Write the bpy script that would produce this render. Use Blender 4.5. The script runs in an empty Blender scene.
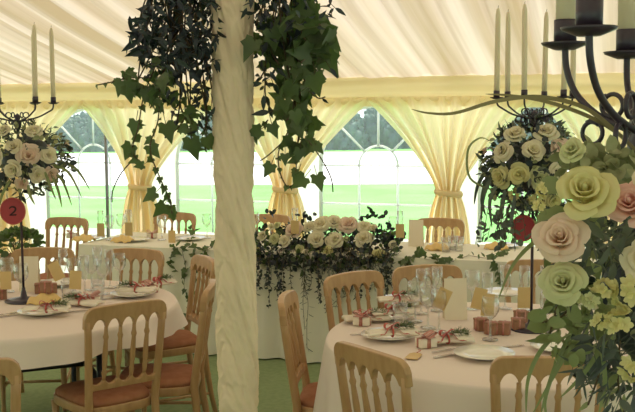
import bpy, math, random
from mathutils import Vector, Matrix, Euler
from mathutils import noise as mnoise
C = bpy.context.scene.collection
PI = math.pi
R = math.radians

# ------------------------------------------------------------------ camera model
F, PITCH, ROLL, EYE = 950.0, 5.47, 0.35, 1.70
ROT = Matrix.Rotation(R(90 - PITCH), 3, 'X') @ Matrix.Rotation(R(-ROLL), 3, 'Z')
CAM = Vector((0, 0, EYE))

def ray(px, py):
    return ROT @ Vector(((px - 317.5) / F, (206 - py) / F, -1))
def at_d(px, py, d):
    r = ray(px, py); return CAM + r * (d / r.y)
def at_z(px, py, z):
    r = ray(px, py); return CAM + r * ((z - EYE) / r.z)
YAW = R(18)
W0 = Vector((0, 9.0, 0))
UD = Vector((math.cos(YAW), -math.sin(YAW), 0)); VD = Vector((-math.sin(YAW), -math.cos(YAW), 0))
def M(u, v, z=0): return W0 + UD * u + VD * v + Vector((0, 0, z))
def uv_of(p):
    q = Vector((p.x, p.y, 0)) - W0
    return q.dot(UD), q.dot(VD)

# ------------------------------------------------------------------ materials
def mat(name, col, rough=0.6, transl=0.0, noise=0.0, nscale=8.0, col2=None, metal=0.0, bump=0.0, bscale=60.0, spec=0.3, stretch=None, transcol=None, sheen=0.0):
    m = bpy.data.materials.new(name); m.use_nodes = True
    nt = m.node_tree; N = nt.nodes; L = nt.links
    b = N['Principled BSDF']; out = N['Material Output']
    b.inputs['Roughness'].default_value = rough; b.inputs['Metallic'].default_value = metal
    b.inputs['Specular IOR Level'].default_value = spec
    b.inputs['Base Color'].default_value = (*col, 1)
    tc = N.new('ShaderNodeTexCoord'); mp = N.new('ShaderNodeMapping')
    L.new(tc.outputs['Object'], mp.inputs['Vector'])
    if stretch: mp.inputs['Scale'].default_value = stretch
    src = None
    if col2 is not None:
        n = N.new('ShaderNodeTexNoise'); n.inputs['Scale'].default_value = nscale; n.inputs['Detail'].default_value = 4
        L.new(mp.outputs[0], n.inputs['Vector'])
        cr = N.new('ShaderNodeValToRGB')
        cr.color_ramp.elements[0].position = 0.35; cr.color_ramp.elements[1].position = 0.65
        cr.color_ramp.elements[0].color = (*col, 1); cr.color_ramp.elements[1].color = (*col2, 1)
        L.new(n.outputs['Fac'], cr.inputs[0]); src = cr.outputs[0]
        L.new(src, b.inputs['Base Color'])
    if bump > 0:
        n2 = N.new('ShaderNodeTexNoise'); n2.inputs['Scale'].default_value = bscale; n2.inputs['Detail'].default_value = 3
        L.new(mp.outputs[0], n2.inputs['Vector'])
        bp = N.new('ShaderNodeBump'); bp.inputs['Strength'].default_value = bump; bp.inputs['Distance'].default_value = 0.01
        L.new(n2.outputs['Fac'], bp.inputs['Height']); L.new(bp.outputs[0], b.inputs['Normal'])
    if transl > 0:
        t = N.new('ShaderNodeBsdfTranslucent')
        t.inputs['Color'].default_value = (*(transcol or col), 1)
        if src is not None and transcol is None: L.new(src, t.inputs['Color'])
        mx = N.new('ShaderNodeMixShader'); mx.inputs[0].default_value = transl
        L.new(b.outputs[0], mx.inputs[1]); L.new(t.outputs[0], mx.inputs[2]); L.new(mx.outputs[0], out.inputs['Surface'])
    return m

def glass_mat(name, tint=(1, 1, 1), gloss=0.1, milk=0.0):
    m = bpy.data.materials.new(name); m.use_nodes = True
    nt = m.node_tree; N = nt.nodes; L = nt.links
    N.remove(N['Principled BSDF']); out = N['Material Output']
    tr = N.new('ShaderNodeBsdfTransparent'); tr.inputs['Color'].default_value = (*tint, 1)
    gl = N.new('ShaderNodeBsdfGlossy'); gl.inputs['Roughness'].default_value = 0.08
    lw = N.new('ShaderNodeLayerWeight'); lw.inputs['Blend'].default_value = 0.3
    mu = N.new('ShaderNodeMath'); mu.operation = 'MULTIPLY_ADD'; mu.inputs[1].default_value = gloss; mu.inputs[2].default_value = 0.03
    L.new(lw.outputs['Facing'], mu.inputs[0])
    mx = N.new('ShaderNodeMixShader'); L.new(mu.outputs[0], mx.inputs[0])
    L.new(tr.outputs[0], mx.inputs[1]); L.new(gl.outputs[0], mx.inputs[2]); last = mx
    if milk > 0:
        t = N.new('ShaderNodeBsdfTranslucent'); t.inputs['Color'].default_value = (0.95, 0.95, 0.95, 1)
        m2 = N.new('ShaderNodeMixShader'); m2.inputs[0].default_value = milk
        L.new(mx.outputs[0], m2.inputs[1]); L.new(t.outputs[0], m2.inputs[2]); last = m2
    L.new(last.outputs[0], out.inputs['Surface'])
    return m

MT = dict(
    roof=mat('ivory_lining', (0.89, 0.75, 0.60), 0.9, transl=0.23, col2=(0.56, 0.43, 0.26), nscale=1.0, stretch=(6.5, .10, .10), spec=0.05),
    curtain=mat('cream_voile', (0.90, 0.82, 0.60), 0.9, transl=0.62, spec=0.05, transcol=(0.97, 0.86, 0.65)),
    valance=mat('gold_cream_satin', (0.82, 0.72, 0.48), 0.7, transl=0.32, spec=0.1, bump=0.08, bscale=25, transcol=(0.88, 0.74, 0.44)),
    pvc=mat('white_canvas', (0.88, 0.84, 0.77), 0.6, transl=0.6, spec=0.2),
    bar=mat('white_window_bar', (0.85, 0.87, 0.88), 0.5, transl=0.6),
    wrap=mat('cream_pole_wrap', (0.78, 0.63, 0.45), 0.85, spec=0.1, bump=0.55, bscale=16, stretch=(1, 1, 0.9)),
    pole=mat('grey_metal', (0.25, 0.26, 0.28), 0.4, metal=0.7),
    cloth=mat('white_linen', (0.83, 0.715, 0.64), 0.85, spec=0.1, transl=0.08, bump=0.05, bscale=40),
    headcloth=mat('ivory_linen', (0.82, 0.78, 0.66), 0.85, spec=0.1, transl=0.08, bump=0.05, bscale=40),
    carpet=mat('green_carpet', (0.21, 0.27, 0.135), 0.95, col2=(0.25, 0.31, 0.165), nscale=30, bump=0.4, bscale=180, spec=0.05),
    wood=mat('limewashed_beech', (0.41, 0.235, 0.105), 0.42, col2=(0.48, 0.29, 0.14), nscale=14, stretch=(3, 3, 0.6), spec=0.4),
    pad=mat('terracotta_fabric', (0.33, 0.14, 0.075), 0.85, col2=(0.38, 0.17, 0.095), nscale=25, spec=0.1),
    black=mat('black_iron', (0.018, 0.016, 0.022), 0.38, spec=0.5),
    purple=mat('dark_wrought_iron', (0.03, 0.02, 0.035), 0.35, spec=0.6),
    wax=mat('ivory_wax', (0.80, 0.70, 0.50), 0.45, transl=0.12, spec=0.4),
    wick=mat('wick', (0.03, 0.025, 0.02), 0.9),
    red=mat('red_card', (0.38, 0.045, 0.055), 0.5, spec=0.4),
    ink=mat('black_print', (0.04, 0.015, 0.02), 0.6),
    ribbon=mat('red_ribbon', (0.48, 0.09, 0.075), 0.5, spec=0.4),
    pinkrib=mat('pink_check_ribbon', (0.55, 0.27, 0.21), 0.5, col2=(0.42, 0.13, 0.10), nscale=90, spec=0.4),
    gold=mat('gold_card', (0.60, 0.41, 0.17), 0.5, col2=(0.66, 0.46, 0.21), nscale=12, spec=0.4),
    card=mat('cream_card', (0.84, 0.74, 0.58), 0.6),
    china=mat('white_china', (0.84, 0.80, 0.72), 0.15, spec=0.5),
    napkin=mat('ivory_napkin', (0.80, 0.72, 0.60), 0.85, spec=0.1),
    goldnap=mat('gold_napkin', (0.74, 0.52, 0.22), 0.75, spec=0.2),
    steel=mat('cutlery_steel', (0.55, 0.52, 0.48), 0.25, metal=1.0),
    box=mat('terracotta_box', (0.30, 0.15, 0.09), 0.6, col2=(0.36, 0.19, 0.12), nscale=20),
    glass=glass_mat('drinking_glass', (0.985, 0.985, 0.98), 0.85),
    vinyl=glass_mat('clear_vinyl', (0.97, 0.98, 0.98), 0.05, 0.07),
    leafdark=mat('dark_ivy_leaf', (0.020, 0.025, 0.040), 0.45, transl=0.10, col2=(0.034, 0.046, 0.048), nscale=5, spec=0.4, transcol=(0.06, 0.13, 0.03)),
    leafivy=mat('green_ivy_leaf', (0.06, 0.09, 0.042), 0.45, transl=0.3, col2=(0.115, 0.15, 0.065), nscale=7, spec=0.4, transcol=(0.12, 0.22, 0.04)),
    leafgrey=mat('grey_green_foliage', (0.065, 0.08, 0.09), 0.5, transl=0.15, col2=(0.15, 0.17, 0.12), nscale=14, spec=0.3, transcol=(0.10, 0.15, 0.05)),
    leafvar=mat('pale_variegated_leaf', (0.20, 0.235, 0.105), 0.5, transl=0.25, col2=(0.42, 0.43, 0.24), nscale=30, spec=0.3),
    dry=mat('olive_leaf', (0.22, 0.19, 0.085), 0.5, transl=0.3, col2=(0.28, 0.25, 0.13), nscale=10),
    blade=mat('green_blade', (0.19, 0.235, 0.085), 0.45, transl=0.25, col2=(0.29, 0.32, 0.14), nscale=10, spec=0.4),
    stem=mat('brown_stem', (0.09, 0.065, 0.035), 0.7),
    cream=mat('cream_petal', (0.86, 0.80, 0.60), 0.7, transl=0.42, spec=0.15),
    lime=mat('lime_cream_petal', (0.78, 0.73, 0.38), 0.7, transl=0.42, spec=0.15),
    green=mat('pale_green_petal', (0.68, 0.68, 0.40), 0.7, transl=0.42, spec=0.15),
    blush=mat('blush_petal', (0.86, 0.69, 0.56), 0.7, transl=0.42, spec=0.15),
    pink=mat('pink_petal', (0.86, 0.56, 0.48), 0.7, transl=0.42, spec=0.15),
    blue=mat('blue_berry', (0.035, 0.035, 0.10), 0.5),
    lawn=mat('mown_lawn', (0.15, 0.385, 0.085), 0.95, col2=(0.21, 0.45, 0.135), nscale=0.5, spec=0.0),
    gravel=mat('pale_gravel', (0.80, 0.77, 0.72), 0.95, col2=(0.72, 0.70, 0.66), nscale=1.5, spec=0.0),
    bush=mat('hedge_leaves', (0.07, 0.12, 0.10), 0.8, col2=(0.12, 0.18, 0.14), nscale=3, spec=0.1),
    pot=mat('clay_pot', (0.45, 0.26, 0.13), 0.8, spec=0.1),
    ply=mat('plywood', (0.42, 0.28, 0.15), 0.6),
)

# ------------------------------------------------------------------ mesh builder
class MB:
    def __init__(s): s.v = []; s.f = []
    def add(s, vs, fs):
        n = len(s.v); s.v += [tuple(p) for p in vs]; s.f += [tuple(i + n for i in f) for f in fs]; return s
    def box(s, c, d, rot=None):
        c = Vector(c); vs = []
        for z in (-1, 1):
            for x, y in ((-1, -1), (1, -1), (1, 1), (-1, 1)):
                p = Vector((x * d[0] / 2, y * d[1] / 2, z * d[2] / 2))
                if rot is not None: p = rot @ p
                vs.append(c + p)
        return s.add(vs, [(3, 2, 1, 0), (4, 5, 6, 7), (0, 1, 5, 4), (1, 2, 6, 5), (2, 3, 7, 6), (3, 0, 4, 7)])
    def tube(s, pts, r, n=8, cap=True):
        pts = [Vector(p) for p in pts]; k = len(pts)
        if not isinstance(r, (list, tuple)): r = [r] * k
        vs = []; ref = None
        for i, p in enumerate(pts):
            t = (pts[min(i + 1, k - 1)] - pts[max(i - 1, 0)])
            t = t.normalized() if t.length > 1e-9 else Vector((0, 0, 1))
            if ref is None:
                ref = Vector((1, 0, 0)) if abs(t.x) < 0.8 else Vector((0, 1, 0))
            a = (ref - t * ref.dot(t)).normalized(); b = t.cross(a); ref = a
            for j in range(n):
                w = 2 * PI * j / n
                vs.append(p + (a * math.cos(w) + b * math.sin(w)) * r[i])
        fs = [(i * n + j, i * n + (j + 1) % n, (i + 1) * n + (j + 1) % n, (i + 1) * n + j) for i in range(k - 1) for j in range(n)]
        if cap: fs += [tuple(range(n - 1, -1, -1)), tuple((k - 1) * n + j for j in range(n))]
        return s.add(vs, fs)
    def lathe(s, prof, n=16, c=(0, 0, 0), cap=True):
        c = Vector(c); vs = []; k = len(prof)
        for r, z in prof:
            for j in range(n):
                w = 2 * PI * j / n; vs.append(c + Vector((r * math.cos(w), r * math.sin(w), z)))
        fs = [(i * n + j, i * n + (j + 1) % n, (i + 1) * n + (j + 1) % n, (i + 1) * n + j) for i in range(k - 1) for j in range(n)]
        if cap: fs += [tuple(range(n - 1, -1, -1)), tuple((k - 1) * n + j for j in range(n))]
        return s.add(vs, fs)
    def grid(s, nu, nv, fn):
        vs = [fn(i / nu, j / nv) for j in range(nv + 1) for i in range(nu + 1)]
        return s.add(vs, [(j * (nu + 1) + i, j * (nu + 1) + i + 1, (j + 1) * (nu + 1) + i + 1, (j + 1) * (nu + 1) + i) for j in range(nv) for i in range(nu)])
    def strip(s, xs, lo, hi, y0, y1, fn=None):          # closed slab between two curves, thick in y
        fn = fn or (lambda p: p); vs = []
        for x, a, b in zip(xs, lo, hi):
            vs += [fn(Vector((x, y0, a))), fn(Vector((x, y0, b))), fn(Vector((x, y1, b))), fn(Vector((x, y1, a)))]
        fs = [(4 * i + j, 4 * i + (j + 1) % 4, 4 * i + 4 + (j + 1) % 4, 4 * i + 4 + j) for i in range(len(xs) - 1) for j in range(4)]
        n = 4 * (len(xs) - 1); fs += [(3, 2, 1, 0), (n, n + 1, n + 2, n + 3)]
        return s.add(vs, fs)
    def build(s, name, m, parent=None, smooth=True, sub=0, loc=None, rotz=None, solid=0.0, bevel=0.0):
        me = bpy.data.meshes.new(name); me.from_pydata(s.v, [], s.f); me.update()
        me.materials.append(MT[m] if isinstance(m, str) else m)
        if smooth: me.polygons.foreach_set('use_smooth', [True] * len(me.polygons))
        return link(name, me, parent, sub, loc, rotz, solid, bevel)

def link(name, me, parent=None, sub=0, loc=None, rotz=None, solid=0.0, bevel=0.0):
    o = bpy.data.objects.new(name, me); C.objects.link(o)
    if parent is not None: o.parent = parent
    if loc is not None: o.location = loc
    if rotz is not None: o.rotation_euler = (0, 0, rotz)
    if solid:
        md = o.modifiers.new('solid', 'SOLIDIFY'); md.thickness = solid; md.offset = 0
    if bevel:
        md = o.modifiers.new('bevel', 'BEVEL'); md.width = bevel; md.segments = 2; md.limit_method = 'ANGLE'
    if sub:
        md = o.modifiers.new('sub', 'SUBSURF'); md.levels = sub; md.render_levels = sub
    return o

def tag(o, label, cat, group=None, kind=None):
    o['label'] = label; o['category'] = cat
    if group: o['group'] = group
    if kind: o['kind'] = kind
    return o
def thing(name, label, cat, loc=(0, 0, 0), rotz=0.0, group=None):
    o = bpy.data.objects.new(name, None); C.objects.link(o); o.empty_display_size = 0.1
    o.location = loc; o.rotation_euler = (0, 0, rotz)
    return tag(o, label, cat, group)
def struct(o): o['kind'] = 'structure'; return o
def dup(root, loc, rotz=0.0, label=None, group=None):
    r = root.copy(); C.objects.link(r); r.location = loc; r.rotation_euler = (0, 0, rotz)
    if label: r['label'] = label
    if group: r['group'] = group
    for ch in list(root.children):
        c = ch.copy(); C.objects.link(c); c.parent = r
        for g in list(ch.children):
            d = g.copy(); C.objects.link(d); d.parent = c
    return r
def smoothstep(t): t = max(0, min(1, t)); return t * t * (3 - 2 * t)
def spline(pts, n=8):
    pts = [Vector(p) for p in pts]; out = []
    for i in range(len(pts) - 1):
        p0 = pts[max(i - 1, 0)]; p1 = pts[i]; p2 = pts[i + 1]; p3 = pts[min(i + 2, len(pts) - 1)]
        for k in range(n):
            t = k / n
            out.append(0.5 * ((2 * p1) + (p2 - p0) * t + (2 * p0 - 5 * p1 + 4 * p2 - p3) * t * t + (3 * p1 - p0 - 3 * p2 + p3) * t ** 3))
    out.append(pts[-1]); return out

# ------------------------------------------------------------------ the marquee
EAVE, RIDGE_V, PITCHR = 2.03, 5.5, math.tan(R(16.5))
RIDGE = EAVE + RIDGE_V * PITCHR
U0, U1 = -8.0, 6.6
rnd = random.Random(4)
b = MB(); b.box((0, 4, -0.05), (60, 3, 0.02))
fl = MB(); fl.add([(U0 - .2, .15, 0), (U1 + .2, .15, 0), (U1 + .2, -2 * RIDGE_V - .15, 0), (U0 - .2, -2 * RIDGE_V - .15, 0)], [(0, 1, 2, 3)])
struct(fl.build('floor', 'carpet', loc=W0, rotz=-YAW, smooth=False))

seams = []
u = U0
while u < U1:
    seams.append(u); u += rnd.uniform(0.26, 0.42)
seams.append(U1 + .4)
amps = [rnd.uniform(0.05, 0.12) for _ in seams]
lean = [rnd.uniform(-.035, .035) for _ in seams]
def pleat(u):
    for i in range(len(seams) - 1):
        if seams[i] <= u < seams[i + 1]:
            t = (u - seams[i]) / (seams[i + 1] - seams[i])
            return -amps[i] * (math.sin(PI * t ** 0.8)) ** 0.75 + 0.010 * math.sin(u * 43) + 0.006 * math.sin(u * 97 + 1)
    return 0.0
def roof(sign):
    nu = 560; nv = 22
    pl = [pleat(U0 + (U1 - U0) * i / nu) for i in range(nu + 1)]
    def fn(a, c):
        i = int(round(a * nu)); u = U0 + (U1 - U0) * a
        v = RIDGE_V * c
        z = EAVE + v * PITCHR - 0.10 * math.sin(PI * c) + pl[i] * (0.25 + 0.75 * min(1, c * 3)) * (1 - 0.3 * c)
        vv = v if sign > 0 else 2 * RIDGE_V - v
        return (u, -vv, z)
    return MB().grid(nu, nv, fn)
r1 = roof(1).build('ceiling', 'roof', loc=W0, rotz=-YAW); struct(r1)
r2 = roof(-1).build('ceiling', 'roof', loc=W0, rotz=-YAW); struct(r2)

# far wall with arched window openings
WSP, WU = 1.5, 0.60
wins = [WU + WSP * k for k in range(-5, 4)]
WR, WSILL = 0.56, 0.55
WSPR = EYE - 50 / 106.0            # springing height of the arches
def far_wall():
    m = MB()
    edges = U0
    for wu in wins:
        a, c = wu - WSP / 2, wu + WSP / 2
        m.add([(a, 0, 0), (wu - WR, 0, 0), (wu - WR, 0, EAVE), (a, 0, EAVE)], [(0, 1, 2, 3)])
        m.add([(wu + WR, 0, 0), (c, 0, 0), (c, 0, EAVE), (wu + WR, 0, EAVE)], [(0, 1, 2, 3)])
        m.add([(wu - WR, 0, 0), (wu + WR, 0, 0), (wu + WR, 0, WSILL), (wu - WR, 0, WSILL)], [(0, 1, 2, 3)])
        n = 20; vs = []
        for i in range(n + 1):
            w = PI - PI * i / n
            x = wu + WR * math.cos(w); vs += [(x, 0, WSPR + WR * math.sin(w)), (x, 0, EAVE)]
        m.add(vs, [(2 * i, 2 * i + 2, 2 * i + 3, 2 * i + 1) for i in range(n)])
    a = wins[0] - WSP / 2; c = wins[-1] + WSP / 2
    m.add([(U0, 0, 0), (a, 0, 0), (a, 0, EAVE), (U0, 0, EAVE)], [(0, 1, 2, 3)])
    m.add([(c, 0, 0), (U1, 0, 0), (U1, 0, EAVE), (c, 0, EAVE)], [(0, 1, 2, 3)])
    return m
struct(far_wall().build('wall_far', 'pvc', loc=W0, rotz=-YAW, smooth=False))
for k, wu in enumerate(wins[1:-1]):
    n = 24
    outline = [(wu - WR, 0, WSILL)] + [(wu + WR * math.cos(PI - PI * i / n), 0, WSPR + WR * math.sin(PI - PI * i / n)) for i in range(n + 1)] + [(wu + WR, 0, WSILL)]
    pane = MB(); pane.add(outline, [tuple(range(len(outline)))])
    w = thing('window_%d' % (k + 1), 'arched clear marquee window with white glazing bars', 'window', W0, -YAW); del w['label']; del w['category']
    w['kind'] = 'structure'
    pane.build('pane', 'vinyl', w, smooth=False)
    fr = MB(); y = -0.012; r = 0.011
    fr.tube([(x, y, z) for x, _, z in outline], 0.02, 6)
    ir = 0.185
    for x in (-ir, ir): fr.tube([(wu + x, y, WSILL), (wu + x, y, WSPR)], r, 6)
    for z in (WSPR, WSPR - 0.36): fr.tube([(wu - WR, y, z), (wu + WR, y, z)], r, 6)
    fr.tube([(wu + ir * math.cos(PI * i / 14), y, WSPR + ir * math.sin(PI * i / 14)) for i in range(15)], r, 6)
    for ang in (45, 90, 135):
        ca, sa = math.cos(R(ang)), math.sin(R(ang))
        fr.tube([(wu + ir * ca, y, WSPR + ir * sa), (wu + WR * ca, y, WSPR + WR * sa)], r, 6)
    fr.build('window_frame', 'bar', w)
# other three walls
def flat_wall(name, p):
    m = MB(); m.add(p, [(0, 1, 2, 3)]); return struct(m.build(name, 'pvc', loc=W0, rotz=-YAW, smooth=False))
vb = -2 * RIDGE_V
flat_wall('wall_back', [(U0, vb, 0), (U1, vb, 0), (U1, vb, EAVE), (U0, vb, EAVE)])
for nm, uu in (('wall_left', U0), ('wall_right', U1)):
    m = MB(); m.add([(uu, 0, 0), (uu, vb, 0), (uu, vb, EAVE), (uu, -RIDGE_V, RIDGE), (uu, 0, EAVE)], [(0, 1, 2, 3, 4)])
    struct(m.build(nm, 'pvc', loc=W0, rotz=-YAW, smooth=False))

# valance along the eave of the far wall
def valance():
    def fn(a, c):
        u = U0 + .1 + (U1 - U0 - .2) * a
        z = EAVE + 0.01 - 0.275 * c
        y = -0.10 - 0.022 * math.sin(c * 9 + 0.8 * math.sin(u * 1.7)) - 0.012 * math.sin(c * 17 + 2 * math.sin(u * 0.9)) - 0.006 * math.sin(u * 6)
        return (u, y, z + 0.012 * math.sin(u * 2.1) * c)
    return MB().grid(260, 16, fn)
tag(valance().build('valance', 'valance', loc=W0, rotz=-YAW), 'long gold cream fabric valance along the eave above the curtains', 'valance')

# curtains, gathered at a tie
CTIE = 1.0
def curtain(cu_top, cu_tie, label, seed, group='tied curtains along the window wall'):
    q = random.Random(seed); ph = q.uniform(0, 6); nf = 11
    w_top, w_tie = WSP + 0.10, 0.22
    ztop = EAVE - 0.17
    def fn(a, c):
        z = ztop - (ztop - 0.06) * c
        if z > CTIE:
            t = (ztop - z) / (ztop - CTIE)
            w = w_tie + (w_top - w_tie) * (1 - t) ** 1.35; cx = cu_top + (cu_tie - cu_top) * smoothstep(t)
            dep = 0.018 + 0.030 * t; sag = 0.0
        else:
            t = (CTIE - z) / CTIE
            w = w_tie + 0.26 * (1 - math.exp(-4 * t)); cx = cu_tie; dep = 0.045 + 0.02 * t
        s = a - .5
        x = cx + w * s + 0.012 * math.sin(a * 29 + ph)
        y = -0.13 - dep * (math.sin(a * nf * 2 * PI + ph) + 0.35 * math.sin(a * nf * 5.1 + ph * 2)) - 0.05 * (1 - 4 * s * s) * smoothstep((ztop - z) / .5)
        return (x, y, z)
    t = thing('curtain', label, 'curtain', W0, -YAW, group)
    MB().grid(150, 44, fn).build('drape', 'curtain', t)
    band = MB()
    band.grid(36, 3, lambda a, c: (cu_tie + (0.118 + .012 * math.sin(c * PI)) * math.cos(a * 2 * PI), -0.155 - (0.085 + .012 * math.sin(c * PI)) * math.sin(a * 2 * PI), CTIE + 0.025 - 0.05 * c - 0.012 * math.cos(a * 2 * PI)))
    band.build('tie_back', 'curtain', t, solid=0.004)
cl = ['cream curtain behind the candelabra numbered 2', 'cream curtain tied between two windows directly behind the ivy trails',
      'cream curtain tied just beyond the wrapped pole, above the long flower bank', 'cream curtain tied behind the white menu card of the long table',
      'cream curtain largely hidden behind the tall flower ball with the arching leaf']
for k, tie in enumerate((-3.34, -1.80, -0.27, 1.28, 2.70)):
    curtain(0.53 + WSP * (k - 2) - WSP / 2, tie, cl[k], 10 + k)
# leg of the tent frame beside the window
lg = thing('frame_upright', 'slim grey metal upright of the tent standing against the window beside the number 2 flowers', 'tent leg', M(-2.22, 0.075))
MB().tube([(0, 0, 0), (0, 0, 1.76)], 0.018, 10).build('tube', 'pole', lg)
MB().box((0, 0, 0.006), (0.14, 0.14, 0.012)).build('base_plate', 'pole', lg)

# ------------------------------------------------------------------ outside
g = MB(); g.add([(-60, 8, -0.06), (60, 8, -0.06), (60, 120, -0.06), (-60, 120, -0.06), (-60, -30, -0.06), (60, -30, -0.06)], [(0, 1, 2, 3), (4, 5, 1, 0)])
struct(g.build('lawn', 'lawn', smooth=False))
g = MB(); g.add([(-60, 25, -0.05), (60, 23, -0.05), (60, 44, -0.05), (-60, 46, -0.05)], [(0, 1, 2, 3)])
struct(g.build('driveway', 'gravel', smooth=False))
q = random.Random(8)
bl = ['rounded green bush seen through the window by the number 2 candelabra', 'low broad bush at the far side of the drive beside the rounded one',
      'dark bush glimpsed behind the ivy trails of the pole', 'broad bush beyond the drive behind the wrapped pole', 'dark bush low in the arch of the clearest window',
      'taller bush filling the arch of the clearest window', 'bush beyond the drive behind the third curtain', 'bush outside behind the flowers on the tall candelabra', 'end bush of the hedge line beyond the drive']
for i, (x, hgt, w) in enumerate(((-15.5, 2.0, 3.4), (-11.2, 1.6, 3.2), (-7.2, 2.2, 3.0), (-3.2, 1.9, 3.2), (0.9, 1.7, 2.6), (4.0, 2.1, 2.6), (8.0, 2.2, 3.2), (12, 2.0, 3.2), (16.5, 2.3, 3.4))):
    m = MB(); seed = i * 3.1; w *= .62; hgt += .15
    def fn(a, c):
        th = a * 2 * PI; ph = c * PI / 2
        d = 1 + 0.10 * math.sin(5 * th + seed) * math.cos(ph) + 0.08 * math.sin(9 * th + 7 * ph + seed) + 0.07 * math.sin(17 * th - 13 * ph) + 0.05 * math.sin(31 * th + 23 * ph)
        return (w * d * math.cos(th) * math.cos(ph) ** .6, 1.6 * d * math.sin(th) * math.cos(ph) ** .6, hgt * d * math.sin(ph))
    m.grid(80, 24, fn)
    for k in range(700):
        a, c = q.random(), q.random() ** 1.5; p = Vector(fn(a, c)); dd = Vector((q.gauss(0, 1), q.gauss(0, 1), q.gauss(0, 1))).normalized(); e = dd.cross(Vector((0, 0, 1)) + dd * .3).normalized()
        s_ = 0.13; m.add([p - e * s_ * .5, p + dd * s_, p + e * s_ * .5, p - dd * s_ * .6], [(0, 1, 2, 3)])
    tag(m.build('bush', 'bush', loc=(x, 50 + q.uniform(-1, 1), -0.06)), bl[i], 'bush', 'bushes beyond the drive')

# ------------------------------------------------------------------ leaves
IVY = [(0, -.04), (.18, -.20), (.42, -.14), (.38, .06), (.50, .30), (.30, .40), (.19, .62), (0, 1.0), (-.19, .62), (-.30, .40), (-.50, .30), (-.38, .06), (-.42, -.14), (-.18, -.20)]
LANCE = [(0, -.02), (.13, .2), (.17, .42), (.11, .7), (0, 1.0), (-.11, .7), (-.17, .42), (-.13, .2)]
ROUND = [(0, 0), (.26, .15), (.36, .42), (.26, .75), (0, .95), (-.26, .75), (-.36, .42), (-.26, .15)]
NEEDLE = [(0, 0), (.045, .3), (.04, .7), (0, 1), (-.04, .7), (-.045, .3)]
def leaf(mb, p, d, nrm, size, shape, fold=0.25, curl=0.15):
    d = Vector(d).normalized(); nrm = Vector(nrm); nrm = nrm - d * nrm.dot(d)
    if nrm.length < 1e-4: nrm = d.orthogonal()
    nrm.normalize(); s = d.cross(nrm); p = Vector(p)
    vs = [p + d * size * .35 - nrm * 0.02 * size]
    for x, y in shape:
        vs.append(p + s * (x * size) + d * (y * size) + nrm * size * (fold * abs(x) - curl * y * y))
    n = len(shape); mb.add(vs, [(0, 1 + i, 1 + (i + 1) % n) for i in range(n)])
def rdir(q, bias=(0, 0, 0), spread=1.0):
    v = Vector((q.gauss(0, 1), q.gauss(0, 1), q.gauss(0, 1))).normalized() * spread + Vector(bias)
    return v.normalized() if v.length > 1e-6 else Vector((0, 0, 1))

# ------------------------------------------------------------------ flowers
def petal(mb, phi, half, r0, r1, h, pw, curl, q, nu=6, nv=7, z0=0):
    j1, j2, j3 = q.uniform(-.10, .10), q.uniform(-.22, .22), q.uniform(0, 6)
    def fn(a, c):
        s = (a - .5) * 2
        ce = c * (1 - .30 * s * s)
        ang = phi + s * half * (.42 + .58 * math.sin(PI * min(.72, .12 + .62 * c)))
        r = r0 + (r1 * (1 + j1) - r0) * ce ** pw + curl * .45 * h * c ** 5
        z = z0 + h * math.sin(ce * PI / 2) ** .9 - curl * h * c ** 5 + j2 * h * s * c * .6
        r += .035 * math.sin(4 * s + j3) * c
        return (r * math.cos(ang), r * math.sin(ang), z)
    mb.grid(nu, nv, fn)
def rose_mesh(name, m, seed, openness=1.0, layers=5):
    q = random.Random(seed); mb = MB()
    nn = (2, 3, 3, 4, 5); rr = (.15, .30, .48, .72, .98); hh = (.86, .90, .92, .86, .70); cu = (.02, .06, .14, .28, .42)
    for L in range(layers):
        n = nn[L]
        for k in range(n):
            petal(mb, 2 * PI * k / n + L * .9 + q.uniform(-.3, .3), (PI / n) * 1.30, .05 + .05 * L, rr[L] * (1 - .25 * (1 - openness)), hh[L] * q.uniform(.88, 1.1), .75, cu[L] * openness, q, z0=-.06 * L)
    mb.lathe([(0.02, .05), (0.10, .25), (0.11, .62), (0.07, .78), (0.02, .82)], 8)
    mb.lathe([(0.03, -.35), (0.18, -.25), (0.22, -.1), (0.10, .05)], 8)
    me = bpy.data.meshes.new(name); me.from_pydata(mb.v, [], mb.f); me.update(); me.materials.append(MT[m])
    me.polygons.foreach_set('use_smooth', [True] * len(me.polygons)); return me
def cluster_mesh(name, m, seed):
    q = random.Random(seed); mb = MB()
    for k in range(9):
        d = rdir(q, (0, 0, 0.9)); c = d * 0.62
        for j in range(5):
            w = 2 * PI * j / 5 + k; e = d.orthogonal().normalized(); f = d.cross(e)
            leaf(mb, c, e * math.cos(w) + f * math.sin(w) + d * .35, d, 0.46, ROUND, 0.15, -.2)
    me = bpy.data.meshes.new(name); me.from_pydata(mb.v, [], mb.f); me.update(); me.materials.append(MT[m])
    me.polygons.foreach_set('use_smooth', [True] * len(me.polygons)); return me
ROSES = {}
for m in ('cream', 'lime', 'green', 'blush', 'pink'):
    ROSES[m] = [rose_mesh('rose_petals', m, 1, 0.9), rose_mesh('rose_petals', m, 2, 1.0), rose_mesh('rose_petals', m, 3, 0.7)]
ROSES['spray'] = [cluster_mesh('blossom_petals', 'lime', 5)]
ROSES['spraygreen'] = [cluster_mesh('blossom_petals', 'green', 6)]
_rc = [0]
def put_rose(parent, loc, face, size, col, name='rose'):
    _rc[0] += 1
    o = link(name, ROSES[col][_rc[0] % len(ROSES[col])], parent)
    z = Vector(face).normalized(); x = z.orthogonal().normalized(); y = z.cross(x)
    w = _rc[0] * 2.4; x2 = x * math.cos(w) + y * math.sin(w); y2 = z.cross(x2)
    mm = Matrix((x2, y2, z)).transposed().to_4x4() @ Matrix.Scale(size * .47, 4)
    mm.translation = Vector(loc); o.matrix_local = mm
    return o
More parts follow.
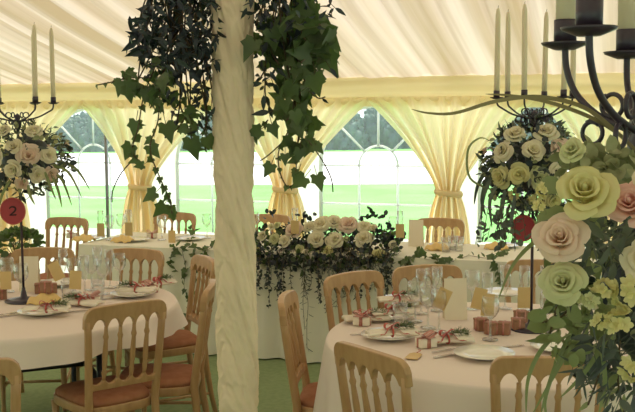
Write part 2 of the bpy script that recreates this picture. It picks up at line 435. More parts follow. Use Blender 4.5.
def blade(mb, pts, w, n=6, nrm=(0, -1, 0.2)):
    sp = spline(pts, n); k = len(sp); vs = []; nrm = Vector(nrm)
    for i, p in enumerate(sp):
        t = i / (k - 1); d = (sp[min(i + 1, k - 1)] - sp[max(i - 1, 0)]).normalized()
        s = d.cross(nrm).normalized(); ww = w * (math.sin(PI * (0.12 + 0.88 * t) ** 0.8) ** .7 + .04)
        vs += [p - s * ww, p + nrm.normalized() * ww * -.3, p + s * ww]
    mb.add(vs, [(3 * i, 3 * i + 1, 3 * i + 4, 3 * i + 3) for i in range(k - 1)] + [(3 * i + 1, 3 * i + 2, 3 * i + 5, 3 * i + 4) for i in range(k - 1)])

def ellipsoid_hit(px, py, c, rad):
    r = ray(px, py); o = CAM - c
    a = sum((r[i] / rad[i]) ** 2 for i in range(3)); bb = sum(o[i] * r[i] / rad[i] ** 2 for i in range(3)); cc = sum((o[i] / rad[i]) ** 2 for i in range(3)) - 1
    disc = bb * bb - a * cc
    t = (-bb - math.sqrt(disc)) / a if disc > 0 else -bb / a
    return CAM + r * t
def arrangement(name, label, c, rad, roses, seed, nleaf=420, lsize=0.055, extra_back=8, group=None, near=0, backcols=('cream', 'blush')):
    q = random.Random(seed)
    t = thing(name, label, 'flower arrangement', c, 0, group)
    for px, py, s, col in roses:
        p = at_d(px, py, near) if near else ellipsoid_hit(px, py, c, rad); n = (p - c); n = Vector([n[i] / rad[i] ** 2 for i in range(3)]).normalized()
        put_rose(t, p - c - (Vector() if near else n * s * .3), n + (Vector((q.uniform(-.7, .3), -.9, .65)) if near else Vector((q.uniform(-.3, .3), -.35, .25))), s, col, 'blossom' if col.startswith('spray') else 'rose')
    for k in range(extra_back):
        w = PI * (0.08 + 0.84 * (k + .5) / extra_back); zz = (-.25, .3)[k % 2]
        n = Vector((math.cos(w), math.sin(w), zz)); s = 0.045
        put_rose(t, Vector([n[i] * rad[i] * .93 for i in range(3)]), n, s, backcols[k % len(backcols)])
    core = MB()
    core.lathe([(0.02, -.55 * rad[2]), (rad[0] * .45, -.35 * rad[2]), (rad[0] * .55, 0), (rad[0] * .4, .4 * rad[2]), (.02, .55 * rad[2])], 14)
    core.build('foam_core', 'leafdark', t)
    f1, f2, f3 = MB(), MB(), MB()
    for k in range(nleaf):
        n = rdir(q); p = Vector([n[i] * rad[i] * q.uniform(.62, 1.0) for i in range(3)])
        d = (n + rdir(q) * .9 + Vector((0, 0, -.1))).normalized()
        u = q.random()
        if u < .5: leaf(f1, p, d, n + rdir(q) * .5, lsize * q.uniform(.7, 1.3), LANCE)
        elif u < .8: leaf(f2, p, d, n + rdir(q) * .5, lsize * q.uniform(.6, 1.0), ROUND)
        else: leaf(f3, p, d, n + rdir(q) * .5, lsize * q.uniform(.5, .9), ROUND)
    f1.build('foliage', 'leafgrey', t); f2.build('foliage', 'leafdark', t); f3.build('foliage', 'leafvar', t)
    return t
def trail(mb, stem, pts, size, shape, q, step=2, r=0.0015, hang=.7, n=6):
    sp = spline(pts, n); stem.tube(sp, r, 5)
    for i in range(1, len(sp), step):
        d = rdir(q, (0, 0, -hang)); leaf(mb, sp[i], d, rdir(q, (0, -.9, .3)), size * q.uniform(.7, 1.2), shape)

# ------------------------------------------------------------------ chairs
def make_chair(name, label, loc, rotz, group):
    t = thing(name, label, 'chair', loc, rotz, group)
    def bend(p):
        z = p.z; k = max(0, z - .44)
        return Vector((p.x, p.y - .185 - .13 * k + .022 * (1 - (p.x / .2) ** 2) * -min(1, k / .3) + .0, z))
    hw = lambda z: .158 + .020 * max(0, (z - .44) / .44)
    for s in (-1, 1):
        m = MB()
        zs = [0, .15, .3, .44, .55, .66, .76, .835]
        pts = []
        for z in zs:
            p = Vector((s * hw(z), 0, z)); p = bend(p)
            if z < .44: p.y -= .07 * (1 - z / .44) ** 1.5; p.x *= 1 - .03 * (1 - z / .44)
            pts.append(p)
        m.tube(pts, [.013, .015, .018, .0195, .0185, .0175, .017, .017], 8)
        m.build('back_post', 'wood', t)
    n = 60; W = .193
    xs = [-W + 2 * W * i / n for i in range(n + 1)]
    nb = 5; ib = .160
    def scal(x):
        if abs(x) >= ib: return 0.0
        u = (x + ib) / (2 * ib) * nb; f = (u % 1) * 2 - 1
        return max(0, 1 - abs(f) ** 2.0) ** .6
    top = []; bot = []
    for x in xs:
        e = abs(x) - (W - .045)
        zt = .890 + .012 * (1 - (x / W) ** 2) - (.045 - math.sqrt(max(0, .045 ** 2 - e * e)) if e > 0 else 0)
        top.append(zt); bot.append(min(zt - .004, .792 + .048 * scal(x) if abs(x) < ib else .80))
    MB().strip(xs, bot, top, -.015, .015, bend).build('crest_rail', 'wood', t, smooth=False, bevel=.004)
    xs2 = [-.165 + .33 * i / n for i in range(n + 1)]
    MB().strip(xs2, [.520] * len(xs2), [.578 - .034 * scal(x) for x in xs2], -.012, .012, bend).build('lower_rail', 'wood', t, smooth=False, bevel=.003)
    for x in (-.096, -.032, .032, .096):
        m = MB(); zs = [.565 + (.805 - .565) * i / 16 for i in range(17)]
        rs = [.0085, .0095, .0125, .0095, .0105, .012, .0125, .0125, .012, .0115, .011, .0102, .0095, .0135, .009, .0085, .0085]
        m.tube([bend(Vector((x * (1 + .04 * (z - .56)), 0, z))) for z in zs], rs, 8)
        m.build('spindle', 'wood', t)
    def seat_outline(sc=1.0):
        o = []
        for i in range(40):
            w = 2 * PI * i / 40; c, s = math.cos(w), math.sin(w)
            x = math.copysign(abs(c) ** .45, c); y = math.copysign(abs(s) ** .45, s)
            o.append((x * (.186 + .020 * y) * sc, y * .197 * sc + .0))
        return o
    def slab(z0, z1, sc, dome=0.0):
        m = MB(); o = seat_outline(sc); k = len(o); rings = [(1, z0), (1.0, z1), (.93, z1 + dome * .6), (.7, z1 + dome * .9), (.3, z1 + dome)]
        vs = [(x * q_, y * q_, z) for q_, z in rings for x, y in o]
        fs = [(i * k + j, i * k + (j + 1) % k, (i + 1) * k + (j + 1) % k, (i + 1) * k + j) for i in range(len(rings) - 1) for j in range(k)]
        fs += [tuple(range(k - 1, -1, -1)), tuple((len(rings) - 1) * k + j for j in range(k))]
        return m.add(vs, fs)
    slab(.395, .437, 1.0).build('seat_frame', 'wood', t, bevel=.006)
    slab(.437, .452, .965, .022).build('seat_pad', 'pad', t)
    for s in (-1, 1):
        m = MB()
        m.lathe([(.012, 0), (.014, .02), (.012, .05), (.017, .2), (.019, .28), (.015, .31), (.021, .325), (.016, .34), (.020, .40)], 10, (s * .172, .165, 0))
        m.build('leg', 'wood', t)
    for z in (.15, .26):
        for s in (-1, 1):
            MB().tube([(s * .171, .165, z), (s * .156, -.22, z + .005)], .0085, 8).build('stretcher', 'wood', t)
    for z in (.18, .28):
        MB().tube([(-.171, .165, z), (.171, .165, z)], .0085, 8).build('stretcher', 'wood', t)
    return t

TL = at_z(23, 303, .765); TL.z = 0
TR = at_z(507, 335, .765); TR.z = 0
TN = Vector((1.00, .92, 0))
RT = .755
chair_proto = [None]
def chair(px, py, label, group, aim=None, face=None, shift=0.0, zt=.895):
    p = at_z(px, py, zt); p.z = 0
    d = Vector((face[0], face[1], 0)).normalized()
    loc = p + d * .245 + d * shift
    rz = math.atan2(-d.x, d.y)
    if chair_proto[0] is None: chair_proto[0] = make_chair('banquet_chair', label, loc, rz, group); return chair_proto[0]
    return dup(chair_proto[0], loc, rz, label, group)
gl_, gr_, gh_ = 'chairs around the round table with the number 2', 'chairs around the round table with the lone white menu card', 'chairs behind the long table'
chair(126, 303, 'beech chair seen from behind, rust seat, tucked at the number 2 table', gl_, face=(-.60, .80))
chair(-41, 362, 'beech chair cut by the photo edge, nearest the camera beside the hanging cloth hem', gl_, face=(-.25, 1), shift=.02)
chair(131, 251, 'beech chair on the far side of the number 2 table, behind glasses and ribbons', gl_, face=(-.30, -.95), shift=-.05)
chair(41, 250, 'beech chair on the far side of the number 2 table behind the gold cards', gl_, face=(.1, -1), shift=-.05)
chair(208, 284, 'beech chair seen side-on just left of the wrapped pole, nearer of two there', gl_, face=(-1, -.03))
chair(204, 258, 'beech chair left of the wrapped pole, farther of two there, in front of trailing ivy', gl_, face=(-.90, -.42))
chair(288, 296, 'beech chair seen side-on alone on the green carpet just right of the pole', gr_, face=(1, -.12))
chair(370, 349, 'beech chair seen from behind at the near corner of the right round table', gr_, face=(.80, .60))
chair(360, 275, 'beech chair between the flower bank and the right round table', gr_, face=(.62, -.78), shift=-.05)
chair(430, 268, 'beech chair beyond the right round table, behind glasses and menu card', gr_, face=(.20, -.98), shift=-.05)
chair(549, 357, 'beech chair back crossed by long green grass blades under the big candelabra flowers', gr_, face=(.12, 1))
chair(540, 263, 'beech chair on the far side of the right round table, behind the dark candelabra stem', gr_, face=(-.25, -1), shift=-.06)
outv = -VD
chair(67, 218, 'beech chair at the end of the long table, nearest the number 2 flowers', gh_, face=tuple(VD))
chair(175, 213, 'beech chair behind the long table under the lowest ivy trail', gh_, face=tuple(VD))
chair(268, 215, 'beech chair behind the long table just right of the wrapped pole', gh_, face=tuple(VD))
chair(440, 219, 'beech chair behind the long table beside the tall white menu card', gh_, face=tuple(VD))

# ------------------------------------------------------------------ round tables and cloths
def round_table(label, c):
    t = thing('round_table', label, 'table', c, .4, 'round banquet tables')
    MB().lathe([(.02, .722), (RT - .01, .722), (RT, .73), (RT, .742), (RT - .01, .748), (.02, .748)], 48).build('tabletop', 'ply', t)
    for s in (-1, 1):
        for k in (-1, 1):
            m = MB(); m.tube([(s * .30, k * .42, .72), (s * .30, k * .42, .12), (s * .30, k * .46, .012)], .014, 8); m.lathe([(.02, 0), (.024, .01), (.018, .05)], 10, (s * .30, k * .46, 0)); m.build('leg', 'black', t)
        m = MB(); m.tube([(s * .30, -.42, .43), (s * .30, .42, .43)], .018, 8); m.build('crossbar', 'black', t)
    m = MB(); m.box((0, 0, .43), (.60, .03, .035)); m.box((0, 0, .57), (.035, .05, .30)); m.build('brace', 'black', t)
    return t
def round_cloth(label, c, hem, seed):
    q = random.Random(seed); ph = [q.uniform(0, 6) for _ in range(4)]; r0 = RT + .006
    rows = [(.02, .7555), (.4, .7555), (.7, .7555), (r0 - .004, .7555), (r0 + .004, .7535), (r0 + .009, .745)] + [(r0 + .011, .745 - (.745 - hem) * k / 14) for k in range(1, 15)]
    n = 220; vs = []
    for i, (r, z) in enumerate(rows):
        t = max(0, (.745 - z) / (.745 - hem))
        for j in range(n):
            w = 2 * PI * j / n
            fo = .5 * math.sin(11 * w + ph[0]) + .35 * math.sin(17 * w + ph[1]) + .3 * math.sin(6 * w + ph[2])
            rr = r + t * (.030 + .045 * fo) if t > 0 else r
            zz = z - t * .012 * math.sin(5 * w + ph[3]) - (0 if t > 0 or r < .03 else 0)
            vs.append((rr * math.cos(w), rr * math.sin(w), zz))
    fs = [(i * n + j, i * n + (j + 1) % n, (i + 1) * n + (j + 1) % n, (i + 1) * n + j) for i in range(len(rows) - 1) for j in range(n)] + [tuple(range(n - 1, -1, -1))]
    o = MB().add(vs, fs).build('tablecloth', 'cloth', loc=c)
    return tag(o, label, 'tablecloth', 'round tablecloths')
round_table('round banquet table under white cloth below the number 2 candelabra', TL)
round_table('round banquet table under white cloth below the flowers and the lone white menu card', TR)
round_table('round banquet table carrying the nearest and largest candelabra', TN)
round_cloth('white cloth hanging short over the round table of the number 2 candelabra', TL, .64, 1)
round_cloth('white cloth on the round table with the cream menu card standing at its middle', TR, .36, 2)
round_cloth('white cloth on the round table that carries the nearest, largest candelabra', TN, .46, 3)
ZT = .757

# long table
hf = at_z(300, 253, .757); _, HV = uv_of(hf); HD = .76
HU0 = uv_of(at_z(68, 247, .757))[0]; HU1 = 2.6
HL = HU1 - HU0
q = random.Random(3)
for k in range(3):
    L = HL / 3; c = M(HU0 + L * (k + .5), HV - HD / 2)
    t = thing('trestle_table', ['end trestle table hidden under the long ivory cloth, nearest the number 2 table', 'middle trestle table hidden under the long ivory cloth and flower bank', 'end trestle table hidden under the long ivory cloth, farthest from the number 2 table'][k], 'table', c, -YAW, 'tables under the long cloth')
    MB().box((0, 0, .735), (L - .01, HD - .02, .025)).build('tabletop', 'ply', t)
    for s in (-1, 1):
        m = MB(); m.tube([(s * L * .38, -.28, .72), (s * L * .38, -.28, .02)], .014, 8); m.tube([(s * L * .38, .28, .72), (s * L * .38, .28, .02)], .014, 8); m.tube([(s * L * .38, -.28, .1), (s * L * .38, .28, .1)], .012, 8)
        m.build('leg_frame', 'black', t)
def long_cloth():
    m = MB(); a, bb = HU0 - .01, HU1 + .01; y0, y1 = -(HV + .008), -(HV - HD - .008)
    m.grid(60, 10, lambda s, c: (a + (bb - a) * s, y0 + (y1 - y0) * c, .7555))
    def side(p, d, nrm, L, nu):
        def fn(s, c):
            z = .7555 - (.7555 - .012) * c; t = c; u = s * L
            am = .034 * t ** .8 * (.6 + .4 * math.sin(u * 1.3))
            off = am * (math.sin(u * 19 + 1.5 * math.sin(u * 2.1)) + .4 * math.sin(u * 43)) + .012 * min(1, c * 8) + .03 * t
            return Vector(p) + Vector(d) * u + Vector(nrm) * off + Vector((0, 0, z))
        m.grid(nu, 18, fn)
    side((a, y0, 0), (1, 0, 0), (0, -1, 0), bb - a, 300); side((bb, y1, 0), (-1, 0, 0), (0, 1, 0), bb - a, 160)
    side((a, y1, 0), (0, -1, 0), (-1, 0, 0), y1 - y0, 50); side((bb, y0, 0), (0, 1, 0), (1, 0, 0), y1 - y0, 50)
    return m
tag(long_cloth().build('tablecloth', 'headcloth', loc=W0, rotz=-YAW), 'ivory floor-length cloth over the long table below the windows', 'tablecloth')

# ------------------------------------------------------------------ the wrapped pole and its ivy
PD = 3.3
pc = at_d(235.2, 206, PD); PX, PY = pc.x, pc.y
t = thing('tent_pole', 'tent pole wrapped in creased cream fabric with ivy hung around its top', 'pole', (PX, PY, 0))
PTOP = RIDGE - .12
MB().tube([(0, 0, 0), (0, 0, PTOP + .06)], .048, 16).build('pole', 'pole', t)
def wrap(a, c):
    z = .005 + (PTOP - .01) * c; w = a * 2 * PI
    tw = w + z * 5.2
    r = .0655 + .0035 * math.sin(z * 3.1 + w) + .0030 * math.sin(2 * tw + 2.0 * math.sin(z * 5.3)) + .0009 * math.sin(z * 46 + 2.5 * math.sin(w + z * 3)) * (.5 + .5 * math.sin(w * 2 + z * 5)) + 0.0008 * math.sin(z * 83 - 3 * w + 2 * math.sin(4 * z)) + .004 * smoothstep((1.1 - z) / 1.1) * math.sin(5 * w + z * 4)
    pv = Vector((math.cos(w) * .55, math.sin(w) * .55, z * 5.0 + 1.1 * math.sin(w + z * .9) + .5 * math.sin(z * 2.3)))
    r += -.010 * (1 - abs(mnoise.noise(pv * 1.3))) ** 5 + .004 + .006 * (1 - abs(mnoise.noise(pv * 5.1 + Vector((3, 1, 7))))) ** 3
    return (r * math.cos(w), r * math.sin(w), z)
MB().grid(96, 700, wrap).build('fabric_wrap', 'wrap', t)
def ivy(label, cores, vines, singles, seed, hookz, hoopx):
    q = random.Random(seed)
    t = thing('hanging_ivy', label, 'ivy', (PX, PY, 0), 0, 'ivy hung around the pole')
    o = Vector((PX, PY, 0))
    ld, li, st = MB(), MB(), MB()
    # tie to the pole
    hp = Vector((hoopx, -.02, hookz))
    st.tube(spline([(.066 * math.cos(a_), .066 * math.sin(a_), hookz + .01 * math.sin(3 * a_)) for a_ in [2 * PI * i / 12 for i in range(13)]], 3), .004, 6)
    st.tube(spline([(math.copysign(.064, hoopx), 0, hookz), (hoopx * .5, -.01, hookz + .03), hp], 6), .006, 6)
    first = True
    for px, py, rx, ry, n, kind, size in cores:
        for k in range(n):
            w = q.uniform(0, 2 * PI); rr = math.sqrt(q.random())
            dd = PD + q.gauss(0, .09)
            p = at_d(px + rx * rr * math.cos(w), py + ry * rr * math.sin(w), dd) - o
            d = rdir(q, (0, 0, -.65)); nr = rdir(q, (0, -.7, .2))
            leaf(ld if kind == 'L' else li, p, d, nr, size * q.uniform(.7, 1.25), LANCE if kind == 'L' else IVY, .3, .25)
        c = at_d(px, py, PD) - o
        for k in range(max(2, n // 22)):
            e = at_d(px + q.uniform(-rx, rx) * .7, py + ry * q.uniform(.5, 1), PD + q.gauss(0, .06)) - o
            st.tube(spline([hp, (hp + c) / 2 + Vector((q.uniform(-.04, .04), q.uniform(-.05, .05), 0)), c, e], 5), .0028, 5)
    for pts, size, kind, dd in vines:
        w = [at_d(x, y, PD + dd + .02 * math.sin(i * 2.0)) - o for i, (x, y) in enumerate(pts)]
        sp = spline(w, 6); st.tube(sp, .0024, 5)
        step = max(1, int(.045 / max(.002, (sp[1] - sp[0]).length)))
        for i in range(2, len(sp), step):
            if size: leaf(ld if kind == 'L' else li, sp[i], rdir(q, (0, 0, -.9)), rdir(q, (0, -1.1, .1)), size * q.uniform(.65, 1.15), LANCE if kind == 'L' else IVY, .25, .2)
    for px, py, size, ang, kind in singles:
        p = at_d(px, py, PD - .03 + q.gauss(0, .03)) - o
        d = Vector((math.sin(R(ang)), q.uniform(-.25, .25), -math.cos(R(ang))))
        leaf(ld if kind == 'L' else li, p, d, Vector((q.uniform(-.35, .35), -1, q.uniform(-.2, .4))), size, LANCE if kind == 'L' else IVY, .2, .2)
        st.tube([p, p - d * size * .5 + Vector((0, .01, .01))], .0012, 4)
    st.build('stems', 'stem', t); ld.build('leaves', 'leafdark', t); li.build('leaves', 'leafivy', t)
    return t
ivy('large ivy bunch hanging before the first curtain and trailing to the long table', [
    (188, -20, 34, 26, 120, 'L', 0.051), (180, 24, 40, 36, 330, 'L', 0.048), (172, 52, 30, 28, 170, 'L', 0.044), (205, 55, 13, 44, 70, 'L', 0.048), (138, 30, 13, 30, 26, 'L', .06), (220, 4, 12, 8, 6, 'L', .06), (150, 20, 14, 18, 24, 'L', 0.048),
    (160, 85, 16, 24, 46, 'I', 0.046), (138, 80, 16, 14, 26, 'I', 0.041), (180, 100, 16, 22, 30, 'L', 0.041), (206, 115, 10, 22, 22, 'L', 0.041), (190, 118, 14, 12, 10, 'I', 0.044)],
    [([(158, 60), (144, 95), (138, 128), (132, 150), (138, 160)], 0.043, 'I', -.05), ([(160, 80), (158, 120), (150, 148), (160, 178), (170, 200), (172, 214)], 0.033, 'I', -.1),
     ([(185, 90), (186, 120), (196, 150)], 0.046, 'I', 0), ([(150, 78), (128, 78), (112, 82), (97, 85)], 0.023, 'I', 0), ([(138, 155), (122, 172), (113, 190), (112, 202)], 0, 'I', 0),
     ([(205, 80), (207, 120), (205, 150)], 0.039, 'I', 0.037), ([(200, 90), (180, 125), (165, 138), (172, 128)], 0, 'I', 0), ([(175, 10), (155, 35), (140, 50)], .07, 'L', 0)],
    [(155, 193, 0.060, -60, 'I'), (164, 205, 0.060, -40, 'I'), (172, 210, 0.042, 10, 'I'), (192, 140, 0.080, 10, 'I'), (166, 125, 0.070, 20, 'I'), (143, 165, 0.035, -80, 'I'), (131, 146, 0.063, -30, 'I'), (150, 146, 0.056, 40, 'I'),
     (136, 122, 0.060, -10, 'I'), (207, 138, 0.060, 30, 'I'), (187, 128, 0.042, -70, 'I'), (138, 28, 0.070, -40, 'L'), (145, 26, 0.070, 5, 'L'), (150, 48, 0.076, -85, 'L'), (146, 52, 0.066, -80, 'L'),
     (122, 82, 0.056, -20, 'I'), (128, 88, 0.056, 10, 'I'), (180, 66, 0.070, -20, 'L'), (190, 68, 0.066, 30, 'L'), (203, 42, 0.066, 20, 'L')], 5, 2.32, -.16)
ivy('dense ivy bunch with big leaves hanging just past the wrapped pole beside the clearest window', [
    (285, -22, 40, 26, 90, 'L', 0.051), (262, 8, 16, 18, 70, 'L', 0.041), (282, 22, 26, 26, 80, 'L', 0.044), (312, 12, 22, 26, 60, 'L', 0.041), (270, 42, 20, 24, 30, 'I', 0.063), (312, 45, 24, 22, 24, 'I', 0.078), (300, 70, 20, 22, 24, 'I', 0.067),
    (294, 100, 18, 26, 32, 'I', 0.063), (300, 130, 15, 22, 20, 'I', 0.056), (266, 60, 12, 26, 24, 'L', 0.041), (300, 25, 20, 30, 20, 'I', 0.074)],
    [([(300, 110), (288, 135), (272, 152), (260, 161)], 0, 'I', 0), ([(292, 125), (279, 150), (280, 172), (288, 187), (298, 180)], 0.024, 'I', 0), ([(308, 140), (322, 160), (331, 178), (333, 192)], 0, 'I', -.03),
     ([(300, 120), (297, 150), (296, 172)], 0.048, 'I', 0), ([(268, 120), (258, 130), (250, 140)], 0.040, 'I', 0), ([(308, 90), (318, 98), (325, 97)], .03, 'L', 0), ([(265, 70), (266, 100), (274, 112)], .05, 'L', 0)],
    [(304, 178, 0.064, -50, 'I'), (317, 176, 0.060, 20, 'I'), (298, 172, 0.042, -30, 'I'), (271, 165, 0.052, -30, 'I'), (285, 155, 0.039, 0, 'I'), (260, 130, 0.057, -70, 'I'), (272, 125, 0.052, 20, 'I'),
     (302, 22, 0.092, -30, 'I'), (322, 30, 0.099, 40, 'I'), (325, 55, 0.092, 30, 'I'), (300, 50, 0.092, -20, 'I'), (315, 75, 0.077, 10, 'I'), (264, 95, 0.056, -5, 'L'), (273, 83, 0.056, 30, 'L'), (262, 83, 0.056, -80, 'L'), (285, 42, 0.077, -60, 'I'),
     (270, 112, 0.066, -85, 'L'), (335, 8, 0.047, 60, 'L'), (330, 68, 0.047, 40, 'L'), (316, 145, 0.042, 40, 'I'), (300, 150, 0.049, -10, 'I')], 9, 2.36, .19)

# ------------------------------------------------------------------ candelabra, candles, number discs
STEMTOP, CUPZ = .93, 1.012       # above the table top
def candelabrum(label, loc, arms, group='candelabra on the round tables'):
    t = thing('candelabra', label, 'candelabra', loc, 0, group)
    m = MB(); m.lathe([(.002, 0), (.095, 0), (.095, .006), (.06, .014), (.018, .022), (.009, .06), (.009, .07)], 24); m.build('base', 'purple', t)
    m = MB(); m.tube([(0, 0, .02), (0, 0, STEMTOP)], .0065, 10); m.lathe([(.004, STEMTOP - .06), (.018, STEMTOP - .035), (.02, STEMTOP - .02), (.012, STEMTOP), (.018, STEMTOP + .015), (.003, STEMTOP + .03)], 14); m.build('stem', 'purple', t)
    tips = []
    for ang, rad, cz in arms:
        c, s = math.cos(R(ang)), math.sin(R(ang)); P = lambda r, z: (r * c, r * s, z)
        m = MB(); r = rad
        m.tube(spline([P(.006, STEMTOP - .01), P(r * .25, STEMTOP - .004), P(r * .58, STEMTOP + .012), P(r * .84, STEMTOP + .036), P(r * .97, cz - .03), P(r, cz)], 7), .0040, 8)
        a = m.build('arm', 'purple', t)
        m = MB()
        for cr, rr, zc, sg in ((.068, .0145, STEMTOP - .010, 1), (.042, .0145, STEMTOP + .022, -1)):
            m.tube([P(cr + (rr - .00008 * i) * math.cos(sg * (i * .33) + 1), zc + (rr - .00008 * i) * math.sin(sg * (i * .33) + 1)) for i in range(24)], .0028, 7)
        m.build('scroll', 'purple', a)
        m = MB(); m.lathe([(.003, cz - .006), (.012, cz - .006), (.027, cz + .0), (.0285, cz + .003), (.012, cz + .003), (.003, cz + .002)], 22, P(r, 0)); m.build('drip_plate', 'purple', a)
        m = MB(); m.lathe([(.004, cz + .002), (.0135, cz + .002), (.0135, cz + .03), (.0118, cz + .03), (.0115, cz + .006), (.002, cz + .006)], 18, P(r, 0)); m.build('cup', 'purple', a)
        tips.append(Vector(loc) + Vector(P(r, cz + .006)))
    return t, tips
candle_proto = []
def candle(loc, label, group, tilt=0.0):
    if not candle_proto:
        t = thing('taper_candle', label, 'candle', loc, 0, group)
        MB().lathe([(.002, 0), (.0118, 0), (.0120, .1), (.0118, .25), (.0105, .345), (.0065, .368), (.0015, .374)], 14).build('wax', 'wax', t)
        MB().tube([(0, 0, .370), (.0005, 0, .380), (.002, 0, .384)], .0009, 5).build('wick', 'wick', t)
        candle_proto.append(t)
    else: t = dup(candle_proto[0], loc, 0, label, group)
    t.rotation_euler = (0, tilt, 0); return t
CLp = at_z(24, 301, ZT); CRp = at_z(531, 329, ZT)
d0 = CRp.y
CLp.z = CRp.z = ZT + .0
CN = Vector((.372, 1.08, ZT))
order = ['first', 'second', 'third', 'fourth', 'fifth', 'sixth']
def candles(tips, where, group, key=None):
    idx = sorted(range(len(tips)), key=lambda i: tips[i].x / tips[i].y)
    for n_, i in enumerate(idx):
        candle(tips[i], '%s ivory taper candle, counting from the %s' % (order[n_], where), group, (.0, .02, -.012, .012, -.02, .03)[i % 6] * .5)
_, tips = candelabrum('black candelabra rising through flowers on the table numbered 2', CLp, [(17 + 60 * k, .178, CUPZ) for k in range(6)])
candles(tips, 'photo edge, in the number 2 candelabra', 'candles in the number 2 candelabra')
_, tips = candelabrum('black candelabra within the round flower ball under the long arching leaf', CRp, [(2.5 + 60 * k, .165, CUPZ) for k in range(6)])
candles(tips, 'curtain side, in the farther right-hand candelabra', 'candles in the farther right-hand candelabra')
arms = []
for px, py, d in ((565, 45, 1.16), (589, 30, .965), (627, 54, 1.19)):
    p = at_d(px, py, d); o = p - CN
    arms.append((math.degrees(math.atan2(o.y, o.x)), math.hypot(o.x, o.y), o.z))
arms += [(20, .165, CUPZ), (-35, .165, CUPZ), (-90, .165, CUPZ)]
_, tips = candelabrum('nearest and largest dark candelabra with drip plates and scrolls, cut by the photo edge', CN, arms)
candles(tips, 'pole side, in the nearest candelabra', 'candles in the nearest candelabra')

def disc(label, p, stem, digit):
    t = thing('table_number', label, 'table number', p, 0, 'red discs on candelabra stems')
    rr = .063 if digit else .052
    m = MB(); n = 40
    m.add([(rr * math.cos(2 * PI * i / n), y, rr * 1.06 * math.sin(2 * PI * i / n)) for y in (-.004, .004) for i in range(n)], [tuple(range(n)), tuple(range(2 * n - 1, n - 1, -1))] + [(i, n + i, n + (i + 1) % n, (i + 1) % n) for i in range(n)])
    m.build('disc', 'red', t, smooth=False)
    m = MB(); n = 40; m.tube([(rr * math.cos(2 * PI * i / n), -.004, rr * 1.06 * math.sin(2 * PI * i / n)) for i in range(n + 1)], .003, 6, cap=False); m.build('rim', 'ribbon', t)
    m = MB(); s = Vector(stem) - Vector(p); m.tube([(0, .004, 0), (s.x, s.y, 0)], .0022, 6); m.build('clip', 'black', t)
    if digit:
        m = MB(); h = .05; pts = spline([(-.42, 0, .28), (-.30, 0, .47), (0, 0, .56), (.30, 0, .46), (.38, 0, .22), (.22, 0, -.06), (-.12, 0, -.34), (-.42, 0, -.55)], 6)
        vs = []; k = len(pts)
        for i, p_ in enumerate(pts):
            d = (pts[min(i + 1, k - 1)] - pts[max(i - 1, 0)]).normalized(); nn = Vector((-d.z, 0, d.x)); w = .055 + .07 * math.sin(PI * i / (k - 1))
            vs += [(p_ + nn * w) * h * 1.25, (p_ - nn * w) * h * 1.25]
        vs = [Vector((v.x * .62, -.0052, v.z * .62)) for v in vs]
        m.add(vs, [(2 * i, 2 * i + 1, 2 * i + 3, 2 * i + 2) for i in range(k - 1)])
        b0 = h * 1.25 * .62
        m.add([(-.46 * b0, -.0052, -.60 * b0), (.44 * b0, -.0052, -.60 * b0), (.50 * b0, -.0052, -.38 * b0), (-.40 * b0, -.0052, -.46 * b0)], [(0, 1, 2, 3)])
        m.build('numeral', 'ink', t, smooth=False)
    return t
disc('round red table number sign reading 2 on the black stem', at_d(13, 211, CLp.y - .05), CLp, True)
p = at_d(523, 228, CRp.y - .06)
disc('round red table number sign on the stem of the far flower ball, no digit readable', p, CRp, False)

# ------------------------------------------------------------------ flower arrangements
s_l = F / CLp.y; s_r = F / CRp.y
cl_c = at_d(27, 158, CLp.y); cr_c = at_d(533, 166, CRp.y)
tL = arrangement('flower_ball', 'ball of cream and blush roses in dark foliage above the number 2', cl_c, (.235, .235, .20), [
    (35, 128, 0.091, 'cream'), (12, 145, 0.091, 'cream'), (29, 155, 0.120, 'blush'), (51, 155, 0.091, 'cream'), (12, 172, 0.104, 'cream'), (39, 177, 0.091, 'cream'), (53, 176, 0.085, 'blush'), (2, 128, 0.085, 'cream'), (22, 186, 0.073, 'blush'), (-8, 158, 0.098, 'cream'), (58, 138, 0.061, 'spraygreen')], 21, 750, .042)
tR = arrangement('flower_ball', 'ball of cream roses and grey-green foliage below the long arching leaf', cr_c, (.225, .225, .215), [
    (513, 131, 0.104, 'cream'), (548, 128, 0.110, 'cream'), (500, 150, 0.104, 'cream'), (532, 149, 0.110, 'cream'), (566, 148, 0.110, 'blush'), (497, 179, 0.104, 'lime'), (517, 176, 0.104, 'lime'), (541, 180, 0.098, 'green'), (560, 175, 0.098, 'cream'), (512, 198, 0.073, 'spray'), (535, 203, 0.085, 'spray'), (555, 203, 0.085, 'lime'), (580, 165, 0.098, 'cream')], 22, 1300, .042)
q = random.Random(31)
def drop(t, c, items, m, w=.006, name='grass_blade'):
    for pts, d in items:
        mb = MB(); blade(mb, [at_d(x, y, d) - c for x, y in pts], w); mb.build(name, m, t)
drop(tL, cl_c, [([(50, 165), (68, 172), (82, 198)], CLp.y - .1), ([(48, 168), (62, 180), (72, 206)], CLp.y - .12), ([(52, 160), (75, 168), (90, 190)], CLp.y), ([(50, 170), (58, 190), (62, 208)], CLp.y - .14), ([(45, 172), (50, 185), (56, 200)], CLp.y - .18), ([(10, 180), (2, 195), (0, 206)], CLp.y - .2), ([(28, 185), (30, 195), (35, 205)], CLp.y - .2)], 'blade', .007)
